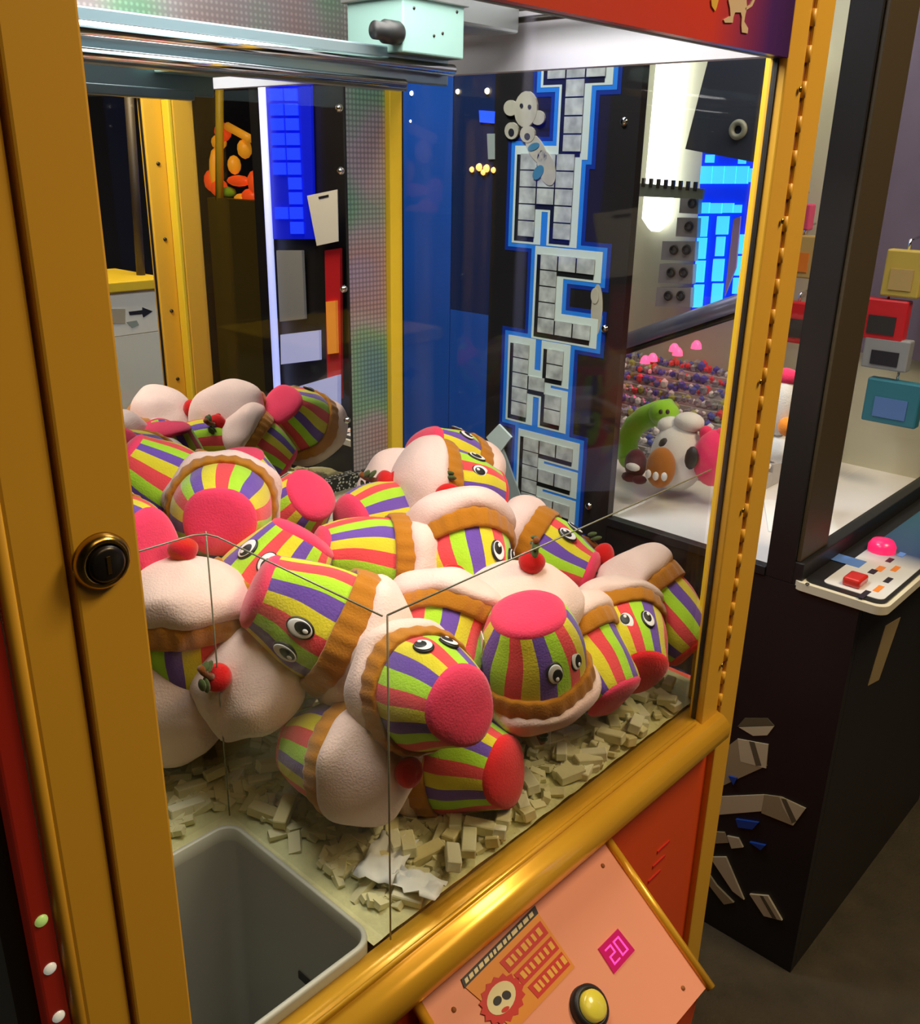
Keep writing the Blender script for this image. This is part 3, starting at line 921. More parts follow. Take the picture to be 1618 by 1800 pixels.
kbox('lower_side', (SX, 0.476, FLOOR), (SX + 0.02, 1.011, 0.000), M['cab_black'])
kbox('window_sill', (SX - 0.003, 0.655, 0.0005), (SX + 0.02, 1.011, 0.018), M['black'], 0.001)
kbox('front_pillar', (SX, 0.602, 0.0), (SX + 0.03, 0.655, 1.35), M['cab_black'], 0.002)
kbox('pillar_trim', (SX + 0.004, 0.594, 0.045), (SX + 0.125, 0.6015, 1.35), M['cab_brown'], 0.001)
kbox('side_glass', (SX + 0.006, 0.656, 0.018), (SX + 0.009, 1.011, 1.35), M['glass'])
kbox('front_glass', (SX + 0.126, 0.604, 0.045), (2.33, 0.608, 1.35), M['glass'])
kbox('front_sill', (SX + 0.002, 0.585, 0.0), (2.35, 0.612, 0.044), M['black'], 0.002)
kbox('interior_floor', (SX + 0.02, 0.62, 0.0), (2.33, 1.62, 0.016), M['floor_white'])
kbox('far_wall', (2.33, 0.60, FLOOR), (2.35, 1.64, 1.35), M['cab_white'])
kbox('rear_wall', (SX + 0.021, 1.620, FLOOR), (2.33, 1.64, 1.35), M['cab_white'])
kbox('cabinet_top', (SX, 0.594, 1.3505), (2.35, 1.64, 1.38), M['cab_black'])
kbox('lower_front', (SX + 0.021, 0.476, FLOOR), (2.35, 0.500, -0.02), M['cab_black'])
# deck with white moulding and printed panel
def rr_prism(name, x0, x1, y0, y1, z0, z1, r, m):
    pts = [(x, y, z0) for x, y in rrect(x0, x1, y0, y1, r)]
    return prism(name, pts, (0, 0, 1), z1 - z0, m)
M['moulding'] = mat('cream_moulding', (0.66, 0.62, 0.46), 0.35)
kp(rr_prism('deck_moulding', SX - 0.004, 2.36, 0.432, 0.603, -0.006, 0.010, 0.022, M['moulding']))
kp(rr_prism('deck_surface', SX + 0.006, 2.35, 0.440, 0.5840, 0.0102, 0.0125, 0.018, M['black']))
M['deck_print'] = gradient_mat('deck_print', ((0.0, (0.66, 0.66, 0.62)), (0.30, (0.60, 0.62, 0.62)), (0.42, (0.03, 0.06, 0.14)), (1.0, (0.02, 0.12, 0.16))), 'X', SX, 2.2, 0.3)
kp(rr_prism('printed_panel', SX + 0.02, 2.33, 0.447, 0.555, 0.0127, 0.0137, 0.012, M['deck_print']))
M['btn_red'] = mat('button_red', (0.55, 0.02, 0.01), 0.25, coat=0.5)
M['btn_pink'] = mat('button_pink', (0.75, 0.02, 0.12), 0.25, emit=0.6, emit_color=(0.9, 0.02, 0.12))
def kz(px, py, z=0.0137):
    return onZ(px, py, z)
c = kz(1503, 1026)
kp(box('square_button', (c.x - 0.022, c.y - 0.016, 0.0137), (c.x + 0.022, c.y + 0.016, 0.030), M['btn_red'], None, 0.004))
c = kz(1550, 968)
kp(lathe('round_button', [(0.026, 0), (0.026, 0.012), (0.020, 0.022), (0, 0.026)], M['btn_pink'], None, 24, Matrix.Translation((c.x, c.y, 0.0137))))
M['pr_blue'] = mat('print_blue', (0.10, 0.22, 0.55), 0.4); M['pr_org'] = mat('print_orange', (0.75, 0.22, 0.03), 0.4)
M['pr_dark'] = mat('print_dark', (0.02, 0.02, 0.03), 0.4)
random.seed(12)
for i, (x, y, w, h, k) in enumerate(((1490, 985, .02, .03, 'pr_blue'), (1535, 1005, .012, .006, 'pr_dark'), (1548, 1000, .014, .006, 'pr_org'), (1520, 1045, .02, .005, 'pr_dark'), (1545, 1035, .016, .005, 'pr_org'), (1562, 1020, .014, .005, 'pr_dark'), (1575, 1000, .015, .005, 'pr_org'), (1565, 985, .012, .005, 'pr_dark'), (1585, 975, .012, .006, 'pr_blue'))):
    c = kz(x, y)
    kp(box('printed_mark', (c.x - w, c.y - h, 0.0138), (c.x + w, c.y + h, 0.0143), M[k]))
c = kz(1420, 1027, 0.010)
kp(lathe('deck_screw', [(0.004, 0), (0.003, 0.002), (0, 0.0026)], M['darkmetal'], None, 12, Matrix.Translation((c.x, c.y, 0.010))))

# lettering down the side: T A C K E R built from square tiles
GLY = {'T': ('111', '010', '010', '010', '010'), 'A': ('111', '111', '111', '101', '101'), 'C': ('111', '100', '100', '100', '111'),
       'K': ('101', '101', '110', '101', '101'), 'E': ('111', '100', '111', '100', '111'), 'R': ('110', '101', '110', '101', '101')}
M['tile'] = mat('letter_tile', (0.46, 0.50, 0.44), 0.4, vary=0.95, vscale=34)
M['l_white'] = mat('letter_outline', (0.62, 0.74, 0.64), 0.45)
M['l_blue'] = mat('letter_glow_blue', (0.02, 0.22, 0.75), 0.45)
M['l_navy'] = mat('letter_glow_navy', (0.004, 0.03, 0.26), 0.45)
M['l_black'] = mat('letter_black', (0.006, 0.008, 0.008), 0.45)
LET = (('T', 1.228, 0.900), ('A', 1.287, 0.735), ('C', 1.223, 0.543), ('K', 1.286, 0.352), ('E', 1.247, 0.149), ('R', 1.235, -0.034))
CW, CHh = 0.046, 0.0325
let_parts = {}
for g, y0, z0 in LET:
    cells = [(i, j) for j, row in enumerate(GLY[g]) for i, ch in enumerate(row) if ch == '1']
    gi = [q[0] for q in LET].index(g)
    def layer(name, ex, ez, off, x, m, dx=0.0, dz=0.0):
        off = off + gi * 0.00004
        rects = [(y0 - (i + 1) * CW - ex + dx, y0 - i * CW + ex + dx, z0 - (j + 1) * CHh - ez + dz, z0 - j * CHh + ez + dz) for i, j in cells]
        ys = sorted({round(v, 6) for r in rects for v in r[:2]}); zs = sorted({round(v, 6) for r in rects for v in r[2:]})
        fill = {(a, b) for a in range(len(ys) - 1) for b in range(len(zs) - 1)
                if any(r[0] < (ys[a] + ys[a + 1]) / 2 < r[1] and r[2] < (zs[b] + zs[b + 1]) / 2 < r[3] for r in rects)}
        bm = bmesh.new()
        V = {}
        def vert(a, b, k):
            if (a, b, k) not in V: V[a, b, k] = bm.verts.new((x - off if k else x, ys[a], zs[b]))
            return V[a, b, k]
        for a, b in fill:
            bm.faces.new((vert(a, b, 1), vert(a + 1, b, 1), vert(a + 1, b + 1, 1), vert(a, b + 1, 1)))
            for (na, nb), (p, q) in (((a - 1, b), ((a, b), (a, b + 1))), ((a + 1, b), ((a + 1, b), (a + 1, b + 1))), ((a, b - 1), ((a, b), (a + 1, b))), ((a, b + 1), ((a, b + 1), (a + 1, b + 1)))):
                if (na, nb) not in fill:
                    bm.faces.new((vert(*p, 1), vert(*q, 1), vert(*q, 0), vert(*p, 0)))
        bmesh.ops.recalc_face_normals(bm, faces=bm.faces[:])
        o = link(name, mesh_from(bm, name), m)
        return kp(o)
    layer('letter_halo', 0.034, 0.030, 0.0006, SX, M['l_navy'])
    layer('letter_halo', 0.025, 0.022, 0.0010, SX, M['l_blue'])
    layer('letter_outline', 0.015, 0.0135, 0.0014, SX, M['l_white'])
    sh = layer('letter_shadow', 0.003, 0.003, 0.0017, SX, M['l_black'], 0.006, -0.006)
    for i, j in cells:
        ya = y0 - i * CW - 0.0018; yb = y0 - (i + 1) * CW + 0.0018
        za = z0 - j * CHh - 0.0014; zb = z0 - (j + 1) * CHh + 0.0014
        box('tile', (SX - 0.0034, yb, zb), (SX - 0.0021, ya, za), M['tile'], sh)
def spoly(name, px, m, x=SX, th=0.0016):
    return kp(prism(name, [onX(a, b, x) for a, b in px], (-1, 0, 0), th, m))
def ell(cx, cy, rx, ry, ang=0, n=18):
    return [(cx + rx * math.cos(2 * math.pi * k / n) * math.cos(ang) - ry * math.sin(2 * math.pi * k / n) * math.sin(ang),
             cy + rx * math.cos(2 * math.pi * k / n) * math.sin(ang) + ry * math.sin(2 * math.pi * k / n) * math.cos(ang)) for k in range(n)]
# printed creature clinging to the letters
M['pr_cream'] = mat('print_cream', (0.46, 0.44, 0.32), 0.5, vary=0.3, vscale=30)
M['pr_grey'] = mat('print_grey', (0.30, 0.36, 0.32), 0.5)
M['pr_teal'] = mat('print_teal', (0.05, 0.20, 0.30), 0.5)
for i, (cx, cy, rx, ry, a, k, t) in enumerate(((900, 190, 12, 14, 0, 'pr_cream', .0044), (948, 207, 12, 13, 0, 'pr_cream', .0044), (927, 192, 20, 32, .1, 'pr_cream', .0048), (902, 230, 12, 15, 0, 'pr_cream', .0050),
        (930, 236, 13, 15, 0, 'pr_cream', .0050), (902, 233, 5, 7, 0, 'pr_dark', .0056), (930, 240, 5, 6, 0, 'pr_dark', .0056), (945, 262, 14, 30, -.5, 'pr_cream', .0044), (963, 295, 15, 32, -.25, 'pr_cream', .0044),
        (941, 258, 11, 6, -.5, 'pr_teal', .0052), (949, 303, 8, 14, .5, 'pr_teal', .0052), (920, 186, 3, 4, 0, 'pr_dark', .0056), (934, 188, 3, 4, 0, 'pr_dark', .0056), (1050, 545, 10, 46, 0.05, 'pr_cream', .0012), (1047, 520, 7, 14, 0, 'pr_cream', .0022))):
    spoly('printed_creature', ell(cx, cy, rx, ry, a), M[k], SX, t)
# grey bar with a diamond head
spoly('printed_bar', [(862, 790), (884, 782), (938, 925), (916, 940)], M['pr_grey'], SX, 0.0052)
spoly('printed_diamond', [(858, 768), (880, 745), (902, 768), (878, 800)], M['l_white'], SX, 0.0060)
# silver shards and blue splinters low on the side
M['shard_a'] = mat('shard_light', (0.50, 0.44, 0.28), 0.4); M['shard_b'] = mat('shard_mid', (0.30, 0.25, 0.14), 0.4); M['shard_c'] = mat('shard_dark', (0.10, 0.09, 0.05), 0.4)
M['shard_d'] = mat('shard_blue', (0.01, 0.05, 0.30), 0.4)
SHN = 0
for k, px in (('shard_c', [(1297, 1277), (1362, 1275), (1350, 1262), (1310, 1262)]), ('shard_a', [(1300, 1278), (1362, 1276), (1350, 1292), (1325, 1293)]),
        ('shard_b', [(1262, 1325), (1298, 1298), (1303, 1335), (1350, 1345), (1262, 1385)]), ('shard_a', [(1298, 1298), (1352, 1308), (1348, 1350), (1303, 1338)]), ('shard_c', [(1318, 1302), (1328, 1304), (1340, 1345), (1330, 1345)]),
        ('shard_a', [(1252, 1400), (1345, 1396), (1340, 1425), (1255, 1432)]), ('shard_b', [(1345, 1396), (1375, 1400), (1418, 1420), (1395, 1450), (1340, 1428)]), ('shard_a', [(1372, 1400), (1418, 1420), (1396, 1450), (1378, 1418)]), ('shard_c', [(1375, 1402), (1384, 1404), (1402, 1442), (1394, 1446)]),
        ('shard_b', [(1240, 1460), (1275, 1462), (1282, 1480), (1245, 1482)]), ('shard_a', [(1280, 1468), (1300, 1472), (1308, 1488), (1288, 1490)]),
        ('shard_a', [(1250, 1505), (1278, 1505), (1310, 1580), (1290, 1565)]), ('shard_b', [(1238, 1520), (1262, 1555), (1292, 1585), (1275, 1588), (1245, 1550)]), ('shard_a', [(1320, 1570), (1352, 1573), (1377, 1616), (1345, 1608)]), ('shard_c', [(1338, 1572), (1344, 1573), (1368, 1613), (1360, 1611)]),
        ('shard_d', [(1283, 1362), (1298, 1366), (1292, 1378)]), ('shard_d', [(1296, 1438), (1336, 1444), (1325, 1456), (1300, 1452)]), ('shard_d', [(1320, 1478), (1348, 1484), (1340, 1492)]), ('shard_b', [(1288, 1178), (1296, 1210), (1290, 1240), (1284, 1230)])):
    spoly('printed_shard', px, M[k], SX, 0.0012 + 0.0003 * SHN); SHN += 1
M['yl'] = mat('corner_sticker', (0.30, 0.22, 0.10), 0.5)
kp(prism('corner_sticker', [onY(1557, 1100, 0.476), onY(1583, 1085, 0.476), onY(1545, 1195, 0.476), onY(1526, 1205, 0.476)], (0, -1, 0), 0.001, M['yl']))
# reflected room lamps, imitated by glowing spots added to the navy panel
M['refl'] = mat('warm_reflection', (1, 0.85, 0.5), 0.3, emit=4.0, emit_color=(1, 0.8, 0.4)); M['refl_w'] = mat('white_reflection', (1, 1, 1), 0.3, emit=3.0)
M['refl_b'] = mat('blue_reflection', (0.02, 0.08, 0.9), 0.3, emit=0.9, emit_color=(0.02, 0.08, 1)); M['refl_o'] = mat('amber_reflection', (1, 0.4, 0.08), 0.3, emit=2.0, emit_color=(1, 0.45, 0.12))
def refl(px, py, r, k):
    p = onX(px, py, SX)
    kp(lathe('lamp_reflection', [(r, 0), (r * .8, r * .5), (0, r * .8)], M[k], None, 16, orient(p, (-1, 0, 0), (0, 1, 0))))
refl(724, 164, 0.005, 'refl_w'); refl(805, 161, 0.005, 'refl'); refl(857, 160, 0.006, 'refl'); refl(722, 213, 0.003, 'refl_w')
spoly('blue_reflection', [(844, 194), (872, 196), (871, 217), (845, 215)], M['refl_b'], SX + 0.002, 0.003)
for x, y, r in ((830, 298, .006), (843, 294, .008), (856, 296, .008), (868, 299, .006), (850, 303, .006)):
    refl(x, y, r, 'refl_o')
spoly('grey_strip', [(858, 235), (872, 235), (872, 280), (860, 280)], M['pr_grey'], SX + 0.002, 0.003)
for x, y in ((1097, 214), (1063, 578), (1035, 890)):
    p = onX(x, y, SX)
    kp(lathe('panel_bolt', [(0.008, 0), (0.006, 0.004), (0, 0.005)], M['chrome'], None, 16, orient(p, (-1, 0, 0), (0, 1, 0))))

# inside the cabinet
M['tube'] = mat('fluorescent_tube', (1, 1, 0.95), 0.4, emit=2.6, emit_color=(0.98, 1.0, 0.90))
M['tube_dim'] = mat('fluorescent_tube_far', (0.8, 0.9, 0.7), 0.4, emit=0.8, emit_color=(0.75, 0.85, 0.6))
FX = 2.30
def fx(px, py, X=FX): return onX(px, py, X)
t0, t1 = fx(1200, -80), fx(1155, 385)
kp(tube('fluorescent_tube', [t0, t1], 0.040, M['tube'], None, 20))
e_ = (t1 - t0).normalized()
kp(tube('tube_end', [t1, t1 + e_ * 0.012, t1 + e_ * 0.024, t1 + e_ * 0.032], 0.040, M['tube'], None, 20, 0.012))
kp(tube('fluorescent_tube', [fx(1428, 75, 2.32), fx(1385, 300, 2.32)], 0.022, M['tube_dim'], None, 16))
M['dk_blue'] = mat('speaker_dark', (0.035, 0.045, 0.075), 0.5)
sp = kp(prism('speaker_box', [fx(1252, 80, 2.16), fx(1400, 70, 2.16), fx(1362, 292, 2.16), fx(1205, 262, 2.16)], (1, 0, 0), 0.10, M['dk_blue']))
M['ringm'] = mat('ring_grey', (0.30, 0.32, 0.26), 0.4)
def ring(name, c, n, R0, r, m, parent):
    bm = bmesh.new()
    x, y, z = basis(Vector((0, 0, 0)), Vector(n))
    S, T = 28, 8
    vs = [[bm.verts.new(c + (x * math.cos(2 * math.pi * i / S) + y * math.sin(2 * math.pi * i / S)) * (R0 + r * math.cos(2 * math.pi * j / T)) + z * r * math.sin(2 * math.pi * j / T)) for j in range(T)] for i in range(S)]
    for i in range(S):
        for j in range(T):
            bm.faces.new((vs[i][j], vs[(i + 1) % S][j], vs[(i + 1) % S][(j + 1) % T], vs[i][(j + 1) % T]))
    bmesh.ops.recalc_face_normals(bm, faces=bm.faces[:])
    o = link(name, mesh_from(bm, name), m, parent, True)
    return o
kp(ring('speaker_ring', fx(1298, 228, 2.155), (-1, 0, 0), 0.016, 0.007, M['ringm'], None))
# bracket shelf across the tube
M['bracket'] = mat('bracket_grey', (0.22, 0.26, 0.22), 0.5)
shf = kp(prism('bracket_strip', [fx(1128, 322, 2.24), (fx(1240, 332, 2.24)), fx(1238, 350, 2.24), fx(1126, 345, 2.24)], (-1, 0, 0), 0.01, M['bracket']))
for k in range(8):
    x = 1132 + k * 13
    p = fx(x, 320 + k, 2.23)
    kp(box('bracket_tooth', (p.x - 0.004, p.y - 0.004, p.z - 0.012), (p.x + 0.004, p.y + 0.004, p.z + 0.010), M['darkmetal']))
# blue light blocks
M['cyan'] = mat('cyan_light', (0.1, 0.7, 1.0), 0.4, emit=1.3, emit_color=(0.05, 0.55, 1.0))
M['blueglow'] = mat('blue_backing', (0.005, 0.02, 0.5), 0.4, emit=0.8, emit_color=(0.0, 0.03, 0.85))
kp(prism('light_backing', [fx(1236, 262), fx(1352, 250), fx(1330, 520), fx(1214, 556)], (1, 0, 0), 0.012, M['blueglow']))
def blk(x0, y0, x1, y1):
    sk = -0.09
    q = [(x0 + sk * (y0 - 400), y0), (x1 + sk * (y0 - 400), y0), (x1 + sk * (y1 - 400), y1), (x0 + sk * (y1 - 400), y1)]
    kp(prism('light_block', [fx(a, b, FX - 0.004) for a, b in q], (-1, 0, 0), 0.008, M['cyan']))
for b in ((1226, 292, 1246, 323), (1247, 292, 1267, 323), (1268, 292, 1288, 323), (1289, 292, 1309, 323), (1310, 296, 1324, 320), (1232, 272, 1246, 286), (1290, 276, 1302, 288), (1342, 262, 1352, 300),
        (1226, 356, 1246, 375), (1248, 357, 1268, 375), (1270, 357, 1288, 374), (1290, 360, 1302, 374), (1229, 380, 1245, 416), (1230, 418, 1246, 455), (1231, 458, 1247, 496), (1232, 500, 1248, 540),
        (1262, 380, 1282, 412), (1264, 416, 1278, 450), (1262, 455, 1280, 494), (1264, 498, 1282, 534), (1300, 412, 1316, 446), (1300, 450, 1316, 484), (1300, 488, 1314, 516), (1328, 350, 1340, 384), (1330, 388, 1343, 420), (1332, 424, 1345, 456), (1334, 460, 1346, 494)):
    blk(*b)
M['lilac'] = mat('lilac_card', (0.45, 0.35, 0.70), 0.5)
kp(prism('lilac_card', [fx(1292, 385, 2.27), fx(1304, 380, 2.27), (fx(1296, 470, 2.27)), fx(1276, 520, 2.27)], (-1, 0, 0), 0.006, M['lilac']))
# reflections of stacked ringed rows, built as solid plates
M['plate'] = mat('reflected_plate', (0.34, 0.34, 0.40), 0.5)
for k, (x0, x1, y) in enumerate(((1208, 1236, 357), (1202, 1234, 398), (1176, 1230, 439), (1171, 1226, 479), (1166, 1222, 520))):
    pl = kp(prism('reflected_plate', [fx(x0 - 4, y - 16, 2.29), fx(x1, y - 15, 2.29), fx(x1 - 2, y + 19, 2.29), fx(x0 - 7, y + 17, 2.29)], (-1, 0, 0), 0.02, M['plate']))
    xx = x0 + 9
    while xx < x1 - 4:
        kp(ring('ring', fx(xx, y, 2.267), (-1, 0, 0), 0.0100, 0.0035, M['pr_dark'], None)); xx += 22
# blue rail
M['rail_b'] = mat('blue_grey_rail', (0.20, 0.22, 0.38), 0.3, 0.4)
kp(tube('display_rail', [fx(1085, 605, 2.10), fx(1345, 516, 2.10)], 0.020, M['rail_b'], None, 16))
kp(tube('display_rail', [fx(1085, 622, 2.12), fx(1345, 536, 2.12)], 0.010, M['darkmetal'], None, 12))
# stepped display of beaded prize chains
random.seed(5)
M['bead_g'] = mat('bead_grey', (0.42, 0.42, 0.46), 0.25, 0.6); M['bead_b'] = mat('bead_blue', (0.08, 0.10, 0.45), 0.3); M['bead_r'] = mat('bead_red', (0.70, 0.06, 0.08), 0.3)
M['bead_o'] = mat('bead_olive', (0.35, 0.38, 0.10), 0.4); M['bead_w'] = mat('bead_white', (0.80, 0.78, 0.80), 0.3)
M['step'] = mat('display_step', (0.48, 0.46, 0.46), 0.5)
BM_ = [M['bead_g'], M['bead_b'], M['bead_r'], M['bead_o'], M['bead_w']]
for r_ in range(9):
    X = 1.93 + 0.042 * r_
    z = 0.030 + 0.020 * r_
    kbox('display_step', (X, 0.86, 0.0165), (X + 0.0415, 1.60, z), M['step'])
    bm = bmesh.new()
    y = 0.87
    while y < 1.59:
        for q in range(2):
            rr = random.uniform(0.006, 0.012)
            mm = Matrix.Translation((X + 0.012 + q * 0.018 + random.uniform(-.004, .004), y, z + rr * .8 + random.uniform(0, 0.010))) @ Matrix.Diagonal((rr, rr, rr * random.uniform(.8, 1.4), 1))
            res = bmesh.ops.create_icosphere(bm, subdivisions=1, radius=1.0, matrix=mm)
            fy = (y - 0.7) / 0.9
            if r_ >= 6: wts = (4, 4, 3 if fy > .45 else 1, 1, 1)
            elif r_ >= 3: wts = (6, 2, 1, 2, 2)
            else: wts = (6, 1, 0, 1, 5)
            mi = random.choices(range(5), wts)[0]
            for v in res['verts']:
                for f in v.link_faces: f.material_index = mi
        y += random.uniform(0.013, 0.022)
    o = kp(link('beaded_prizes', mesh_from(bm, 'beaded_prizes'), BM_)); o['kind'] = 'stuff'
M['pinkglow'] = mat('pink_light', (1, 0.1, 0.25), 0.3, emit=2.5, emit_color=(1, 0.06, 0.16))
for x, y in ((1135, 632), (1148, 628), (1186, 611), (1192, 618), (1225, 606)):
    p = fx(x, y, 2.20)
    kp(lathe('pink_lamp', [(0.014, 0), (0.012, 0.012), (0.006, 0.020), (0, 0.022)], M['pinkglow'], None, 16, Matrix.Translation(p - Vector((0, 0, 0.01)))))

# prizes on the cabinet floor and wall
def sph(name, m4x, m, parent=None, sub=3):
    bm = bmesh.new()
    bmesh.ops.create_icosphere(bm, subdivisions=sub, radius=1.0, matrix=m4x)
    return link(name, mesh_from(bm, name), m, parent, True)
def S(c, r, rot=(0, 0, 0)):
    return Matrix.Translation(c) @ Euler(rot).to_matrix().to_4x4() @ Matrix.Diagonal((r[0], r[1], r[2], 1))
def wpar(o, e):
    o.parent = e; o.matrix_parent_inverse = Matrix.Translation(-Vector(e.location)); return o
M['t_green'] = plushmat('green_toy', (0.28, 0.62, 0.03)); M['t_white'] = plushmat('white_toy', (0.78, 0.78, 0.74), 0.05); M['t_brown'] = plushmat('brown_toy', (0.42, 0.15, 0.02)); M['t_plum'] = plushmat('plum_toy', (0.10, 0.02, 0.03))
M['t_pink'] = plushmat('pink_toy', (0.85, 0.04, 0.14)); M['t_dark'] = mat('toy_dark', (0.03, 0.03, 0.03), 0.5); M['t_org'] = plushmat('orange_toy', (0.85, 0.28, 0.03))
DX = 1.80
def dx(px, py, X=DX): return onX(px, py, X)
PG = 'prizes inside the black cabinet'
b0 = dx(1190, 862)
g = empty('green_plush', (b0.x + .03, dx(1140, 800).y, 0.016), 'bright green curved plush leaning behind the white spotted one', 'plush toy', PG)
pts = [dx(1104, 800, 1.84), dx(1104, 770, 1.84), dx(1116, 748, 1.84), dx(1136, 733, 1.84), dx(1160, 725, 1.84), dx(1178, 724, 1.84)]
wpar(tube('body', pts, 0.024, M['t_green'], None, 16, 0.030), g)
wpar(sph('head', S(dx(1168, 727, 1.83), (.032, .036, .030)), M['t_green']), g)
wpar(sph('tail_tip', S(dx(1105, 802, 1.84), (.024, .024, .030)), M['t_green']), g)
for q in (1162, 1174):
    wpar(sph('eye', S(dx(q, 724, 1.80), (.004, .005, .006)), M['t_dark'], None, 2), g)
g = empty('white_plush', (DX, dx(1190, 850).y, 0.016), 'round white plush with two dark oval eyes on cabinet floor', 'plush toy', PG)
wpar(sph('body', S(dx(1192, 803), (.060, .062, .080)), M['t_white']), g)
wpar(sph('eye', S(dx(1168, 783, 1.755), (.008, .014, .018), (0.2, 0, 0)), M['t_dark'], None, 2), g)
wpar(sph('eye', S(dx(1216, 805, 1.750), (.008, .016, .027), (0.1, 0, 0)), M['t_dark'], None, 2), g)
wpar(sph('tuft', S(dx(1212, 742), (.03, .034, .022)), M['t_white']), g)
wpar(sph('tuft', S(dx(1180, 748), (.03, .03, .020)), M['t_white']), g)
g = empty('brown_plush', (1.70, dx(1150, 850, 1.72).y, 0.016), 'brown plush with a row of cream patches in front of the white one', 'plush toy', PG)
wpar(sph('body', S(dx(1162, 822, 1.715), (.030, .033, .046)), M['t_brown']), g)
for q, (x, y) in enumerate(((1140, 833), (1153, 837), (1168, 838))):
    wpar(sph('patch', S(dx(x, y, 1.680), (.006, .007, .010)), M['t_white'], None, 2), g)
g = empty('plum_plush', (1.69, dx(1112, 850, 1.70).y, 0.016), 'small plum plush with a pale muzzle at far left of the cabinet floor', 'plush toy', PG)
wpar(sph('body', S(dx(1118, 815, 1.71), (.022, .026, .034)), M['t_plum']), g)
wpar(sph('foot', S(dx(1108, 838, 1.70), (.018, .020, .012)), M['t_plum'], None, 2), g)
wpar(sph('foot', S(dx(1124, 843, 1.70), (.016, .018, .010)), M['t_plum'], None, 2), g)
wpar(sph('muzzle', S(dx(1113, 821, 1.685), (.010, .018, .009)), M['t_white'], None, 2), g)
g = empty('pink_plush', (DX, dx(1258, 850).y, 0.016), 'hot pink round plush at the right end beside the yellow post', 'plush toy', PG)
wpar(sph('body', S(dx(1256, 805), (.045, .045, .064)), M['t_pink']), g)
wpar(sph('ear', S(dx(1242, 762), (.014, .016, .018)), M['t_pink'], None, 2), g)
wpar(sph('ear', S(dx(1268, 766), (.014, .016, .018)), M['t_pink'], None, 2), g)
g = empty('orange_plush', (DX, dx(1372, 770).y, 0.016), 'white and orange plush with a red cap behind the yellow post', 'plush toy', PG)
wpar(sph('body', S(dx(1375, 715), (.030, .032, .062)), M['t_white']), g)
wpar(sph('foot', S(dx(1385, 750, 1.77), (.018, .020, .020)), M['t_org'], None, 2), g)
wpar(sph('cap', S(dx(1383, 662), (.020, .026, .018)), M['t_pink'], None, 2), g)
wpar(sph('base', S(dx(1372, 790), (.026, .030, .030)), M['t_white'], None, 2), g)
M['mauve'] = mat('mauve_backing', (0.20, 0.17, 0.27), 0.6, vary=0.3, vscale=6)
kbox('mauve_panel', (2.318, 0.615, 0.30), (2.3295, 0.90, 1.34), M['mauve'])  # added panel: purple-grey tone there plus vignette darkening, both as colour
# boxed prizes hung on the far wall
def card(px, py, w, h, k, label, X=2.29, t=0.03):
    p = onX(px, py, X)
    e = empty('boxed_prize', (p.x, p.y, p.z - h / 2), label, 'prize box', 'boxed prizes hung in the black cabinet')
    wpar(box('carton', (p.x - t, p.y - w / 2, p.z - h / 2), (p.x, p.y + w / 2, p.z + h / 2), M[k], None, 0.004), e)
    wpar(box('window', (p.x - t - 0.002, p.y - w * .3, p.z - h * .35), (p.x - t - 0.0002, p.y + w * .3, p.z + h * .1), M[{'c_red': 't_dark', 'c_tan': 'pr_org', 'c_pink': 'pr_cream', 'c_grey': 'pr_dark', 'c_teal': 'pr_blue', 'c_yel': 'c_tan'}[k]], None), e)
    wpar(tube('hook', [(p.x - t / 2, p.y, p.z + h / 2 - 0.002), (p.x - t / 2, p.y, p.z + h / 2 + 0.02), (p.x + 0.035, p.y, p.z + h / 2 + 0.024)], 0.003, M['chrome'], None, 6), e)
M['c_red'] = mat('carton_red', (0.62, 0.02, 0.03), 0.4); M['c_tan'] = mat('carton_tan', (0.50, 0.36, 0.14), 0.5); M['c_pink'] = mat('carton_pink', (0.65, 0.08, 0.20), 0.5); M['c_teal'] = mat('carton_teal', (0.03, 0.20, 0.28), 0.4); M['c_grey'] = mat('carton_grey', (0.30, 0.32, 0.34), 0.5); M['c_yel'] = mat('carton_yellow', (0.55, 0.42, 0.08), 0.5)
card(1405, 565, 0.09, 0.10, 'c_red', 'red prize box behind the yellow post, lowest hung there')
card(1415, 450, 0.08, 0.10, 'c_tan', 'tan prize box hung above the red one by yellow post')
card(1405, 380, 0.08, 0.06, 'c_pink', 'small pink prize box hung just under the dim light tube')
card(1560, 560, 0.10, 0.09, 'c_red', 'red prize box behind the right-hand front glass', 2.20)
card(1565, 620, 0.10, 0.07, 'c_grey', 'grey prize box under the red one at right edge', 2.20)
card(1575, 705, 0.12, 0.10, 'c_teal', 'teal prize box low at the right edge of the photo', 2.20)
card(1595, 480, 0.08, 0.10, 'c_yel', 'yellow prize box high at the right edge of the photo', 2.20)
# loose paper behind the front glass
p = onX(1545, 850, 1.95)
o = box('paper_sheet', (-0.10, -0.07, 0), (0.10, 0.07, 0.002), M['paper'], None)
o.location = (1.86, 0.72, 0.0165); o.rotation_euler = (0, 0, 0.5)
tag(o, 'white paper sheet lying inside the right-hand front glass', 'paper')
o = sph('red_ball', S((0, 0, 0.018), (.018, .018, .018)), M['c_red'])
q = onZ(1478, 952, 0.03); o.location = (q.x, max(q.y, 0.64), 0.016)
tag(o, 'small red ball beside the paper inside front glass', 'ball')

